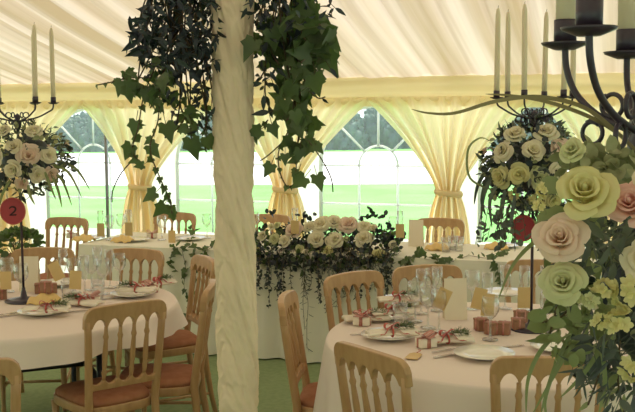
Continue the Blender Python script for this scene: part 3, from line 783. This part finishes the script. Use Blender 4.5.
drop(tR, cr_c, [([(495, 170), (484, 195), (481, 222)], CRp.y - .1), ([(500, 180), (490, 200), (492, 228)], CRp.y - .12), ([(490, 165), (478, 185), (474, 205)], CRp.y), ([(505, 190), (500, 215), (498, 222)], CRp.y - .15), ([(515, 195), (512, 215), (510, 225)], CRp.y - .2), ([(488, 172), (482, 200), (486, 216)], CRp.y - .05)], 'leafgrey', .008, 'drooping_leaf')
drop(tR, cr_c, [([(492, 190), (470, 178), (468, 150), (480, 138), (492, 142)], CRp.y - .05)], 'blade', .005, 'grass_loop')
mb = MB(); st = MB()
for k in range(26):
    x0 = q.uniform(482, 585); a = q.uniform(-20, 20)
    trail(mb, st, [at_d(x0, q.uniform(195, 215), CRp.y - .15) - cr_c, at_d(x0 + a * .3, 226, CRp.y - .17) - cr_c, at_d(x0 + a * .5, q.uniform(232, 250), CRp.y - .15) - cr_c], .04, LANCE if k % 2 else ROUND, q, 2)
mb.build('trailing_foliage', 'leafgrey', tR); st.build('trailing_stems', 'stem', tR)
# the nearest flowers
cn_c = Vector((.395, 1.08, 1.50))
tN = arrangement('flower_bank', 'nearest large flowers with big cream rose and pink roses at the photo edge', cn_c, (.125, .145, .17), [
    (585, 196, .066, 'lime'), (561, 241, .055, 'blush'), (564, 284, .047, 'green'), (634, 207, .058, 'pink'), (605, 292, .034, 'spray'), (630, 292, .050, 'spray'), (598, 322, .026, 'spray'), (624, 325, .046, 'spray'), (633, 366, .040, 'spray'), (590, 300, .03, 'spraygreen'), (648, 260, .05, 'cream'), (660, 180, .05, 'cream'), (575, 152, .03, 'green'), (545, 190, .022, 'spray'), (538, 208, .02, 'spray'), (575, 248, .022, 'pink')], 23, 620, .025, 8, near=.925)
for o in tN.children:
    pass
q = random.Random(77)
mv, mk, mg, sg = MB(), MB(), MB(), MB()
for px, py, n, rx, ry in ((614, 170, 100, 24, 15), (598, 160, 24, 14, 9), (575, 164, 26, 18, 12)):
    for k in range(n):
        p = at_d(px + q.uniform(-rx, rx), py + q.uniform(-ry, ry), 1.0 + q.uniform(-.03, .08)) - cn_c
        leaf(mv, p, rdir(q, (-.2, 0, .2)), rdir(q, (0, -1.0, .4)), q.uniform(.014, .026), ROUND)
for px, py, n, rx, ry in ((600, 260, 60, 28, 34), (625, 240, 40, 18, 26), (600, 345, 60, 22, 40), (590, 225, 20, 20, 12), (625, 345, 30, 16, 30), (618, 390, 26, 20, 22)):
    for k in range(n):
        p = at_d(px + q.uniform(-rx, rx), py + q.uniform(-ry, ry), .98 + q.uniform(-.05, .08)) - cn_c
        leaf(mk, p, rdir(q, (-.5, -.2, -.6)), rdir(q, (0, -.8, .5)), q.uniform(.022, .036), NEEDLE if k % 4 else LANCE)
for k in range(120):
    p = at_d(q.uniform(546, 606), q.uniform(270, 360) if k % 3 else q.uniform(180, 265), (.97 if k % 3 else 1.02) + q.uniform(-.04, .06)) - cn_c
    leaf(mg, p, rdir(q, (-.3, 0, -.2)), rdir(q, (0, -.9, .4)), q.uniform(.014, .03), LANCE if k % 2 else ROUND)
for pts in ([(560, 285), (556, 310), (548, 340)], [(575, 300), (560, 318), (542, 322)], [(585, 320), (575, 340), (560, 352)], [(605, 330), (600, 370), (588, 405)], [(620, 340), (618, 380), (624, 415)]):
    trail(mg, sg, [at_d(x, y, .99) - cn_c for x, y in pts], .022, LANCE, q, 2, .0012, .6)
mv.build('variegated_leaves', 'leafvar', tN); mk.build('needle_foliage', 'leafgrey', tN); mg.build('trailing_foliage', 'blade', tN); sg.build('trailing_stems', 'stem', tN)
drop(tN, cn_c, [([(604, 255), (585, 320), (556, 372), (532, 415)], .98), ([(600, 280), (578, 335), (552, 375), (540, 418)], .99), ([(560, 330), (540, 352), (528, 380), (526, 415)], 1.0), ([(572, 330), (556, 365), (545, 400), (548, 420)], .98), ([(600, 340), (605, 380), (598, 418)], .97), ([(612, 330), (585, 372), (560, 398)], .98),
    ([(580, 235), (545, 236), (515, 262), (498, 300)], 1.02)], 'blade', .0024)
drop(tN, cn_c, [([(650, 165), (622, 137), (585, 108), (540, 97), (497, 101), (455, 113), (428, 113), (411, 109)], 1.06), ([(640, 150), (600, 122), (555, 104), (515, 96), (485, 94)], 1.12)], 'dry', .0024, 'long_leaf')

# bank of flowers on the long table
bk = M(uv_of(at_z(325, 252, .757))[0], HV - .14, .757 + .06)
bt = thing('flower_bank', 'long bank of cream and blush roses with blue-green foliage trailing down the long cloth', 'flower arrangement', bk, -YAW)
inv = Matrix.Rotation(YAW, 3, 'Z')
def bl_(p): return inv @ (p - bk)
q = random.Random(41)
bd = bk.y - .12
def at_v(px, py, v):
    r = ray(px, py); return CAM + r * ((W0 + VD * v - CAM).dot(VD) / r.dot(VD))
for px, py, s, col in ((293, 232, .125, 'blush'), (308, 228, .08, 'cream'), (321, 226, .13, 'cream'), (333, 224, .11, 'cream'), (348, 226, .13, 'blush'), (363, 228, .09, 'cream'), (316, 241, .12, 'cream'), (334, 241, .12, 'cream'), (304, 257, .085, 'cream'), (353, 255, .085, 'cream'), (363, 240, .12, 'cream'), (378, 257, .095, 'lime'), (262, 262, .09, 'cream'), (283, 242, .085, 'cream'), (273, 240, .075, 'green'), (261, 237, .075, 'cream'), (298, 250, .06, 'green'), (327, 252, .07, 'lime'), (270, 228, .06, 'cream'), (345, 240, .06, 'spraygreen'), (276, 226, .05, 'green'), (372, 229, .06, 'cream'), (318, 255, .06, 'spraygreen'), (392, 246, .06, 'cream'), (254, 250, .06, 'lime'), (287, 257, .05, 'spray'), (340, 228, .07, 'cream')):
    vv = (py - 240) / 20
    p = at_v(px, py, HV - .06 + .09 * vv)
    put_rose(bt, bl_(p) + Vector((0, .03, 0)), Vector((q.uniform(-.3, .3), -.9, .55 - .4 * vv)), s * 1.15, col)
fA, fB, fC = MB(), MB(), MB()
def bp(px, py, j=.12): return bl_(at_v(px, py, HV - .09 + .10 * (py - 240) / 20 - q.uniform(-.02, j)))
for k in range(1500):
    px = q.uniform(252, 400); e = abs((px - 322) / 78); py = 243 + q.uniform(-22, 26) * (1 - .55 * e ** 2)
    p = bp(px, py)
    if p.z < -.05: p.y = min(p.y, -.16 - .03 * q.random())
    leaf((fA, fB, fB, fC)[k % 4], p, rdir(q, (0, -.5, .1)), rdir(q, (0, -.6, .4)), q.uniform(.028, .055), (LANCE, ROUND, LANCE, ROUND)[k % 4])
for px, py in ((372, 212), (382, 218), (390, 224), (365, 216), (270, 216), (300, 218), (310, 217), (395, 230), (402, 238)):
    for k in range(5): leaf(fB, bl_(at_v(px + q.uniform(-4, 4), py + q.uniform(-3, 6), HV - .2)), rdir(q, (0, 0, .6)), rdir(q, (0, -1, .2)), .045, ROUND)
hang, hst = MB(), MB(); pale, pst = MB(), MB()
vfr = HV + .06
for k in range(50):
    x0 = q.uniform(252, 396); cen = 1 - abs((x0 - 305) / 60)
    L = q.uniform(18, 42) + 40 * max(0, cen) * q.random()
    if k in (3, 9): x0 = (306, 304)[k == 9]; L = 92
    top = at_d(x0, 258, bd - .02)
    pts = []
    for i in range(5):
        y = 256 + L * i / 4; p = at_d(x0 + q.uniform(-3, 3), y, bd)
        uu, _ = uv_of(p); r = ray(x0, y); # drop onto the front of the cloth
        tt = (W0 + VD * (vfr + .01 * (k % 4)) - CAM).dot(VD) / r.dot(VD); p = CAM + r * tt
        pts.append(bl_(p) + Vector((q.uniform(-.015, .015), -.01 * (k % 3), 0)))
    pts[0] = pts[0] + Vector((0, .08, .05))
    if k % 3 == 0: trail(pale, pst, pts, .048, NEEDLE, q, 1, .0015, .9)
    else: trail(hang, hst, pts, .027, ROUND if k % 2 else LANCE, q, 1, .0015, .5)
fA.build('foliage', 'leafgrey', bt); fB.build('foliage', 'leafdark', bt); fC.build('foliage', 'leafivy', bt)
hang.build('trailing_foliage', 'leafdark', bt); hst.build('trailing_stems', 'stem', bt); pale.build('trailing_needles', 'leafgrey', bt); pst.build('trailing_stems', 'stem', bt)
MB().box((-.02, .06, -.03), (.62, .12, .055)).build('foam_tray', 'leafdark', bt, bevel=.02)

def front(px, py, off=.05):          # point on the front drop of the long cloth
    r = ray(px, py); t_ = (W0 + VD * (HV + off) - CAM).dot(VD) / r.dot(VD); return CAM + r * t_
def garland(label, runs, seed, size=.058):
    q = random.Random(seed); t = thing('ivy_garland', label, 'ivy', M(0, HV, .757), -YAW, 'ivy laid on the long table')
    base = M(0, HV, .757); lv, st = MB(), MB()
    for pts, ondrop in runs:
        w = []
        for x, y in pts:
            p = at_z(x, y, .766); v = uv_of(p)[1]
            if ondrop or v > HV + .012: p = front(x, y, .035)
            w.append(inv @ (p - base))
        sp = spline(w, 6); st.tube(sp, .002, 5)
        for i in range(0, len(sp), 2):
            leaf(lv, sp[i] + Vector((0, -.004, .006)), rdir(q, (0, -.3, -.2)), Vector((q.uniform(-.4, .4), -.9, .8)), size * q.uniform(.6, 1.1), IVY if q.random() < .75 else LANCE)
    lv.build('leaves', 'leafivy', t); st.build('stems', 'stem', t); return t
garland('ivy strand lying along the edge of the long table beyond the menu card table', [([(400, 262), (418, 256), (432, 258), (450, 262), (468, 256), (485, 258), (498, 256), (508, 252)], False), ([(405, 262), (410, 268), (406, 272)], True), ([(436, 258), (440, 266)], True), ([(492, 258), (497, 268), (500, 280), (506, 290)], True), ([(415, 255), (420, 250)], False)], 3)
garland('ivy strand tumbling over the long table edge beside the wrapped pole', [([(170, 245), (180, 248), (192, 246), (204, 250), (214, 246)], False), ([(196, 248), (193, 262), (196, 280), (192, 300), (186, 325)], True), ([(176, 248), (170, 262), (178, 272)], True), ([(190, 240), (194, 232), (190, 228)], False), ([(205, 250), (202, 268), (208, 285)], True), ([(182, 250), (186, 270), (184, 285), (188, 300)], True)], 4, .06)
pp = at_z(19, 268, .45); pp.z = 0
t = thing('potted_plant', 'bushy green plant in a tall clay pot behind the number 2 stem', 'plant', pp)
MB().lathe([(.02, 0), (.12, 0), (.15, .5), (.16, .52), (.16, .56), (.14, .56), (.13, .50), (.02, .49)], 20).build('pot', 'pot', t)
mb, st = MB(), MB(); q = random.Random(6)
for k in range(120):
    n = rdir(q, (0, 0, .5)); p = Vector((n.x * .17, n.y * .17, .64 + n.z * .10)) * 1.0
    leaf(mb, p, (n + rdir(q) * .6), rdir(q, (0, -.5, .6)), .075, ROUND)
    if k % 6 == 0: st.tube([(0, 0, .48), p * .6 + Vector((0, 0, .25)), p], .003, 5)
mb.build('leaves', 'leafivy', t); st.build('stems', 'stem', t)

# ------------------------------------------------------------------ things on the tables
PROTO = {}
def item(kind, label, cat, group, loc, rz, builder):
    if kind in PROTO: return dup(PROTO[kind], loc, rz, label, group)
    t = thing(kind, label, cat, loc, rz, group); builder(t); PROTO[kind] = t; return t
def b_glass(t):
    MB().lathe([(.002, .002), (.033, .002), (.034, .004), (.012, .008), (.0045, .016), (.004, .085), (.008, .092), (.022, .102), (.034, .122), (.037, .145), (.034, .175), (.031, .188)], 20, cap=False).build('glass', 'glass', t, solid=.0012)
def b_flute(t):
    MB().lathe([(.002, .002), (.031, .002), (.032, .004), (.01, .008), (.0042, .016), (.004, .08), (.010, .092), (.022, .125), (.025, .165), (.0235, .215)], 18, cap=False).build('glass', 'glass', t, solid=.0012)
def b_tumbler(t):
    MB().lathe([(.002, .003), (.027, .003), (.031, .05), (.034, .10)], 18, cap=False).build('glass', 'glass', t, solid=.0015)
def b_plate(t):
    MB().lathe([(.002, .003), (.062, .003), (.070, .008), (.118, .019), (.119, .021), (.070, .012), (.060, .0065), (.002, .0065)], 40).build('dish', 'china', t)
def b_napkin(t):
    m = MB()
    def fn(a, c):
        x = (a - .5) * .21; y = (c - .5) * (.085 - .035 * math.exp(-(x / .02) ** 2)); z = .016 + .010 * math.cos((c - .5) * PI) + .005 * math.sin(c * 23 + a * 3)
        return (x, y, z)
    m.grid(24, 12, fn); m.build('cloth', 'napkin', t, solid=.01)
    m = MB()
    m.tube([(0, .028 * math.cos(w), .022 + .018 * math.sin(w)) for w in [2 * PI * i / 16 for i in range(17)]], .004, 6)
    for s in (-1, 1):
        m.grid(10, 3, lambda a, c: (.030 * s * math.sin(a * PI) * (1 + .2 * c), (a - .5) * .012 + (c - .5) * .016 + .004 * s, .040 + .016 * math.sin(a * 2 * PI) * .8 + .008))
        m.grid(8, 2, lambda a, c: (s * (.006 + .055 * a), -.010 - .05 * a + (c - .5) * .013, .044 - .026 * a + .006 * math.sin(a * 8)))
    m.build('ribbon_bow', 'ribbon', t, solid=.001)
    m = MB(); q = random.Random(2)
    for s in range(5):
        dx, dy = q.uniform(-.02, .02), q.uniform(-.012, .012)
        pts = [(.01 + .02 * i, dy * (1 + i * .4), .044 + .004 * math.sin(i)) for i in range(5)]; m.tube(pts, .0013, 5)
        for i in range(26):
            f = i / 26 * 4; k = int(f); p = Vector(pts[k]).lerp(Vector(pts[min(k + 1, 4)]), f - k); leaf(m, p, rdir(q, (.9, 0, .35)), rdir(q, (0, 0, 1)), .024, NEEDLE)
    m.build('herb_sprig', 'leafivy', t)
def b_knife(t):
    m = MB(); m.box((0, -.06, .004), (.013, .09, .006)); m.build('handle', 'steel', t, bevel=.002)
    m = MB(); xs = [-.015 + .125 * i / 12 for i in range(13)]
    m.strip(xs, [-.008 + (.009 * max(0, (x - .08) / .03) ** 2 if x > .08 else 0) for x in xs], [.007] * 13, .002, .004, lambda p: Vector((p.z, p.x, p.y))); m.build('blade', 'steel', t, smooth=False)
def b_fork(t):
    m = MB(); m.box((0, -.05, .004), (.010, .10, .004)); m.box((0, .012, .004), (.006, .04, .003)); m.build('handle', 'steel', t, bevel=.0015)
    m = MB(); m.box((0, .042, .004), (.022, .022, .003))
    for x in (-.0095, -.003, .003, .0095): m.box((x, .072, .004), (.003, .045, .002))
    m.build('tines', 'steel', t, smooth=False)
def b_card(t):                      # a tall folded menu card
    m = MB(); h, w = .19, .105
    m.add([(-w / 2, -.022, 0), (w / 2, -.022, 0), (w / 2, 0, h), (-w / 2, 0, h), (-w / 2, .03, 0), (w / 2, .03, 0)], [(0, 1, 2, 3), (3, 2, 5, 4)]); m.build('folded_sheet', 'card', t, smooth=False, solid=.0012)
def b_gold(t):                      # a gold card held in a glass
    m = MB(); m.box((0, 0, .055), (.058, .0015, .092)); m.build('sheet', 'gold', t, smooth=False)
def b_goldnap(t):
    m = MB()
    m.grid(20, 12, lambda a, c: ((a - .5) * .17 * (1 - .25 * c), (c - .5) * .11, .006 + .042 * math.sin(c * PI) * (.5 + .5 * math.sin(a * PI)) + .006 * math.sin(a * 15 + c * 4))); m.build('cloth', 'goldnap', t, solid=.006)
def b_tag(t):
    m = MB(); m.add([(-.026, -.05, .001), (.026, -.05, .001), (.026, .03, .001), (.012, .05, .001), (-.012, .05, .001), (-.026, .03, .001)], [(0, 1, 2, 3, 4, 5)]); m.build('tag', 'gold', t, smooth=False, solid=.0012)
    m = MB(); m.tube(spline([(0, .045, .003), (.01, .07, .006), (-.005, .085, .004)], 5), .0015, 5); m.build('string', 'ribbon', t)
def b_box(t):
    MB().box((0, 0, .022), (.05, .05, .044)).build('carton', 'box', t, bevel=.003)
    m = MB(); m.box((0, 0, .048), (.053, .053, .010)); m.build('lid', 'box', t, bevel=.003)
    m = MB(); m.box((0, 0, .027), (.054, .008, .055)); m.box((0, 0, .027), (.008, .054, .055)); m.build('ribbon', 'pinkrib', t)
def b_bow(t):
    m = MB(); m.box((0, 0, .02), (.075, .055, .036)); m.build('favour_box', 'napkin', t, bevel=.003)
    m = MB(); m.box((0, 0, .02), (.016, .058, .039)); m.box((0, 0, .02), (.078, .014, .039))
    for s in (-1, 1):
        for yy in (-.012, .012):
            m.grid(10, 3, lambda a, c: (s * .040 * math.sin(a * PI), (a - .5) * .03 + yy + (c - .5) * .02, .042 + .022 * math.sin(a * PI) * (.4 + a)))
    m.build('ribbon_bow', 'pinkrib', t)
BUILD = dict(wine_glass=(b_glass, 'glass'), champagne_flute=(b_flute, 'glass'), tumbler=(b_tumbler, 'glass'), dinner_plate=(b_plate, 'plate'), tied_napkin=(b_napkin, 'napkin'), table_knife=(b_knife, 'knife'), fork=(b_fork, 'fork'), menu_card=(b_card, 'menu card'),
             gold_card=(b_gold, 'card'), gold_napkin=(b_goldnap, 'napkin'), gold_tag=(b_tag, 'tag'), small_box=(b_box, 'box'), ribboned_favour=(b_bow, 'favour'))
PLUR = dict(wine_glass='wine glasses', champagne_flute='champagne flutes', tumbler='tumblers', dinner_plate='dinner plates', tied_napkin='ribbon-tied napkins', table_knife='table knives', fork='forks', menu_card='menu cards', gold_card='gold cards', gold_napkin='gold napkins', gold_tag='gold tags', small_box='small brown boxes', ribboned_favour='ribboned favours')
def put(kind, px, py, label, where, rz=0.0, dz=0.0, tilt=None):
    p = at_z(px, py, ZT + .0005 + dz)
    b_, cat = BUILD[kind]
    o = item(kind, label, cat, PLUR[kind] + ' on the ' + where, p, R(rz), b_)
    if tilt: o.rotation_euler = (R(tilt[0]), R(tilt[1]), R(rz))
    return o
RTN, LTN, HTN = 'right round table', 'number 2 table', 'long table'
# right round table
put('menu_card', 455, 319, 'tall blank cream menu card standing alone at the middle of the right round table', RTN, 4)
put('dinner_plate', 388, 318, 'white plate with napkin, second from the camera, pole side of right table', RTN)
put('dinner_plate', 389, 338, 'white plate stacked with a napkin, nearest the corner chair of the right table', RTN)
put('dinner_plate', 484, 357, 'white plate behind the chair with grass blades, right of the knife', RTN)
put('dinner_plate', 405, 302, 'white plate at the far left of the right round table, by the back chair', RTN)
put('dinner_plate', 505, 295, 'white plate at the far side of the right table near the trailing ivy', RTN)
put('dinner_plate', 560, 350, 'white plate under the nearest flowers on the right round table', RTN)
put('tied_napkin', 366, 322, 'napkin with red ribbon bow beside the green herb sprig, pole side of right table', RTN, 10, .0)
put('tied_napkin', 392, 316, 'folded napkin on the second plate from the camera, pole side of right table', RTN, 15, .018)
put('tied_napkin', 399, 303, 'red tied napkin on the plate by the far chair of the right table', RTN, 5, .018)
put('tied_napkin', 392, 337, 'ivory napkin laid across the plate nearest the corner chair', RTN, 8, .018)
put('ribboned_favour', 426, 347, 'favour with red bow just left of the herb sprig at the near table edge', RTN, 20)
put('tied_napkin', 447, 344, 'napkin and green herb sprig between favour bow and knife, near edge of right table', RTN, 12)
put('ribboned_favour', 362, 325, 'favour with red bow nearest the left rim of the right round table', RTN, -15)
put('gold_tag', 414, 356, 'gold tag hanging toward the table edge below the red bow favour', RTN, -20, .004)
put('table_knife', 456, 355, 'steel knife pointing to the plate at the near edge of the right table', RTN, -62)
put('fork', 452, 350, 'fork beside the knife at the near edge of the right table', RTN, -60)
put('table_knife', 500, 348, 'knife lying beyond the near plate of the right table', RTN, -70)
put('fork', 372, 334, 'fork left of the stacked plate nearest the corner chair', RTN, -75)
put('table_knife', 412, 333, 'knife right of the stacked plate nearest the corner chair', RTN, -60)
for k, (kd, x, y, l) in enumerate((('wine_glass', 415, 322, 'wine glass closest to the pole in the cluster left of the menu card'), ('wine_glass', 428, 328, 'nearest wine glass of the cluster left of the menu card'), ('champagne_flute', 421, 314, 'tall flute in the cluster left of the menu card, beside the back chair'),
    ('wine_glass', 439, 332, 'wine glass standing directly left of the foot of the menu card'), ('champagne_flute', 437, 311, 'flute left of the menu card holding a tilted gold card'), ('champagne_flute', 524, 310, 'flute holding the gold card beside the dark candelabra stem'), ('wine_glass', 490, 340, 'large clear wine glass standing in front of the gold card'),
    ('wine_glass', 472, 309, 'wine glass just behind the right edge of the menu card'), ('champagne_flute', 487, 318, 'flute holding a gold card between menu card and small brown boxes'), ('wine_glass', 432, 306, 'far wine glass in front of the back chair of the right table'),
    ('champagne_flute', 505, 309, 'flute at the far side between brown boxes and trailing ivy'), ('wine_glass', 548, 335, 'wine glass beside the dark candelabra stem under pale flowers'), ('champagne_flute', 545, 310, 'flute behind the dark candelabra stem'), ('tumbler', 400, 325, 'short tumbler between the two pole side plates'))):
    put(kd, x, y, l, RTN, 17 * k)
put('gold_card', 487, 318, 'gold card upright behind the large clear wine glass', RTN, 8, .09, (-4, 4))
put('gold_card', 437, 310, 'tilted gold card held in the flute left of the menu card', RTN, -10, .10, (0, 24))
put('gold_card', 476, 311, 'gold card in a glass just beyond the menu card top corner', RTN, 10, .10, (0, 14))
put('gold_card', 524, 310, 'gold card immediately left of the dark candelabra stem', RTN, 0, .085)
for k, (x, y, l) in enumerate(((481, 330, 'small brown box nearest the menu card'), (492, 334, 'second small brown box from the menu card'), (504, 334, 'third small brown box from the menu card'), (518, 330, 'small brown box left of the candelabra base'), (521, 322, 'small brown box behind the candelabra base'))):
    put('small_box', x, y, l, RTN, 20 + 25 * k)
# number 2 table
put('menu_card', 30, 291, 'cream menu card standing beside the number 2 stem', LTN, -2)
put('dinner_plate', 43, 314, 'white plate at the near edge of the number 2 table', LTN)
put('dinner_plate', 133, 296, 'white plate with sprig at the side of the number 2 table by the chair', LTN)
put('dinner_plate', 60, 285, 'white plate at the far side of the number 2 table', LTN)
put('tied_napkin', 47, 313, 'napkin across the near plate of the number 2 table', LTN, 5, .018)
put('gold_napkin', 46, 303, 'gold napkin folded in a mound before the brown boxes', LTN, 6)
put('ribboned_favour', 92, 304, 'favour with red bow at the near edge of the number 2 table', LTN, 25)
put('tied_napkin', 82, 306, 'napkin with green sprig left of the near red bow', LTN, 160)
put('ribboned_favour', 151, 292, 'favour with red bow at the side rim of the number 2 table', LTN, -20)
put('tied_napkin', 137, 293, 'napkin with dark green sprig at the side rim of the number 2 table', LTN, 165, .018)
put('tied_napkin', 158, 287, 'red ribboned napkin nearest the trailing ivy on the number 2 table', LTN, 50)
put('table_knife', 9, 316, 'knife at the near edge of the number 2 table', LTN, -50)
put('fork', 4, 315, 'fork at the near edge of the number 2 table', LTN, -48)
put('table_knife', 74, 312, 'knife between the near plate and red bow, number 2 table', LTN, -70)
put('table_knife', 117, 298, 'knife beside the side plate of the number 2 table', LTN, -60)
for k, (x, y, l) in enumerate(((40, 293, 'lower brown box left of centre behind the gold napkin'), (52, 293, 'brown box behind the gold napkin, nearer the tilted gold card'), (1, 299, 'brown box at the photo edge on the number 2 table'))):
    put('small_box', x, y, l, LTN, 10 + 12 * k)
put('small_box', 46, 292, 'brown box stacked on the two boxes behind the gold napkin', LTN, 5, .055)
for k, (kd, x, y, l) in enumerate((('wine_glass', 22, 300, 'wine glass in front of the cream menu card beside the number 2 stem'), ('champagne_flute', 64, 287, 'flute holding the tilted gold card'), ('wine_glass', 75, 293, 'wine glass holding the upright gold card'), ('champagne_flute', 85, 296, 'tall flute nearest the bow in the glass cluster'),
    ('wine_glass', 92, 290, 'wine glass in the middle of the glass cluster before the far chair'), ('champagne_flute', 98, 285, 'flute at the back of the glass cluster'), ('wine_glass', 104, 294, 'wine glass at the near side of the glass cluster, beside the sprig'), ('champagne_flute', 110, 288, 'flute at the chair end of the glass cluster'), ('wine_glass', 120, 287, 'lone wine glass before the far chair on the number 2 table'), ('wine_glass', 8, 292, 'wine glass before the gold card at the photo edge'), ('tumbler', 68, 300, 'short tumbler beside the gold napkin'), ('tumbler', 98, 298, 'short tumbler behind the red bow favour'))):
    put(kd, x, y, l, LTN, 23 * k)
put('gold_card', 6, 291, 'gold card at the photo edge on the number 2 table', LTN, 0, .055, (0, 0))
put('gold_card', 61, 281, 'gold card leaning sharply in its flute on the number 2 table', LTN, 0, .12, (0, -24))
put('gold_card', 75, 291, 'gold card upright in its wine glass on the number 2 table', LTN, 0, .09, (0, 4))
# long table
for k, (x, y, l) in enumerate(((91, 239, 'plate near the end of the long table by the number 2 table'), (135, 241, 'plate on the long table below the first curtain'), (190, 240, 'plate on the long table beside the wrapped pole'), (446, 247, 'plate on the long table in front of the chair beside the tall card'), (505, 247, 'plate on the long table far end by the ball of roses'))):
    put('dinner_plate', x, y, l, HTN)
for k, (x, y, l) in enumerate(((85, 241, 'folded gold napkin at the end of the long table'), (124, 242, 'folded gold napkin below the first curtain on the long table'), (438, 250, 'folded gold napkin by the ivy strand on the long table'), (497, 249, 'folded gold napkin at the far end of the long table'))):
    put('gold_napkin', x, y, l, HTN, -18)
for k, (x, y, l) in enumerate(((72, 238, 'red bowed favour before the end chair of the long table'), (152, 238, 'red bowed favour before the chair under the ivy trail'), (456, 245, 'red bowed favour before the chair beside the tall card'))):
    put('ribboned_favour', x, y, l, HTN, 10 * k)
for k, (x, y, l) in enumerate(((101, 238, 'gold card in a flute before the grey tent leg'), (129, 237, 'gold card in a flute in front of the first curtain'), (295, 235, 'gold card in a flute just above the flower bank'), (400, 239, 'gold card in a flute beside the tall white menu card'), (172, 244, 'gold card low on the long table below the ivy trail'))):
    put('champagne_flute', x, y, l.replace('gold card in a flute', 'flute with a gold card').replace('gold card low', 'flute beside the low gold card'), HTN) if k < 4 else None
    put('gold_card', x, y, l, HTN, -18, .115 if k < 4 else .0)
put('menu_card', 416, 246, 'tall white menu card on the long table beyond the flower bank', HTN, -18)
for k, (kd, x, y, l) in enumerate((('wine_glass', 110, 240, 'wine glass on the long table before the grey tent leg'), ('wine_glass', 121, 238, 'wine glass on the long table left of the first curtain'), ('wine_glass', 162, 240, 'wine glass before the chair under the ivy trail'), ('wine_glass', 255, 236, 'wine glass beside the wrapped pole behind the flower bank'), ('wine_glass', 393, 242, 'wine glass nearest the end of the flower bank'),
    ('tumbler', 446, 252, 'tumbler at the middle of the ivy strand on the long table'), ('tumbler', 453, 250, 'tumbler beside a dark bow on the long table'), ('tumbler', 459, 251, 'tumbler farthest along the ivy strand'), ('wine_glass', 508, 244, 'wine glass at the far end of the long table under the rose ball'), ('champagne_flute', 500, 241, 'flute at the far end of the long table under the rose ball'), ('wine_glass', 207, 238, 'wine glass on the long table hard by the wrapped pole'))):
    put(kd, x, y, l, HTN, 11 * k)

# ------------------------------------------------------------------ light, camera, view
sc = bpy.context.scene
w = bpy.data.worlds.new('daylight'); sc.world = w; w.use_nodes = True
N = w.node_tree.nodes; L = w.node_tree.links; bg = N['Background']
tc = N.new('ShaderNodeTexCoord'); sx = N.new('ShaderNodeSeparateXYZ'); cr = N.new('ShaderNodeValToRGB')
L.new(tc.outputs['Generated'], sx.inputs[0]); L.new(sx.outputs['Z'], cr.inputs[0]); L.new(cr.outputs[0], bg.inputs['Color'])
e = cr.color_ramp.elements
e[0].position = 0.0; e[0].color = (0.78, 0.86, 0.96, 1); e[1].position = 0.6; e[1].color = (0.55, 0.72, 0.96, 1)
bg.inputs['Strength'].default_value = 1.0
sd = bpy.data.lights.new('sun', 'SUN'); sd.energy = 4.2; sd.angle = R(3); sd.color = (1, .905, .79)
so = bpy.data.objects.new('sun', sd); C.objects.link(so); so.rotation_euler = (R(-31), 0, R(12))
cd = bpy.data.cameras.new('camera'); co = bpy.data.objects.new('camera', cd); C.objects.link(co)
cd.sensor_fit = 'HORIZONTAL'; cd.sensor_width = 36; cd.lens = 36 * F / 635; cd.clip_start = .02; cd.clip_end = 400
co.matrix_world = Matrix.Translation(CAM) @ ROT.to_4x4()
sc.camera = co
sc.cycles.use_denoising = True
sc.cycles.max_bounces = 12; sc.cycles.transparent_max_bounces = 24; sc.cycles.diffuse_bounces = 6
vs = sc.view_settings; vs.view_transform = 'Standard'; vs.look = 'None'; vs.gamma = 1; vs.use_curve_mapping = False
sc.display_settings.display_device = 'sRGB'
vs.exposure = 1.02
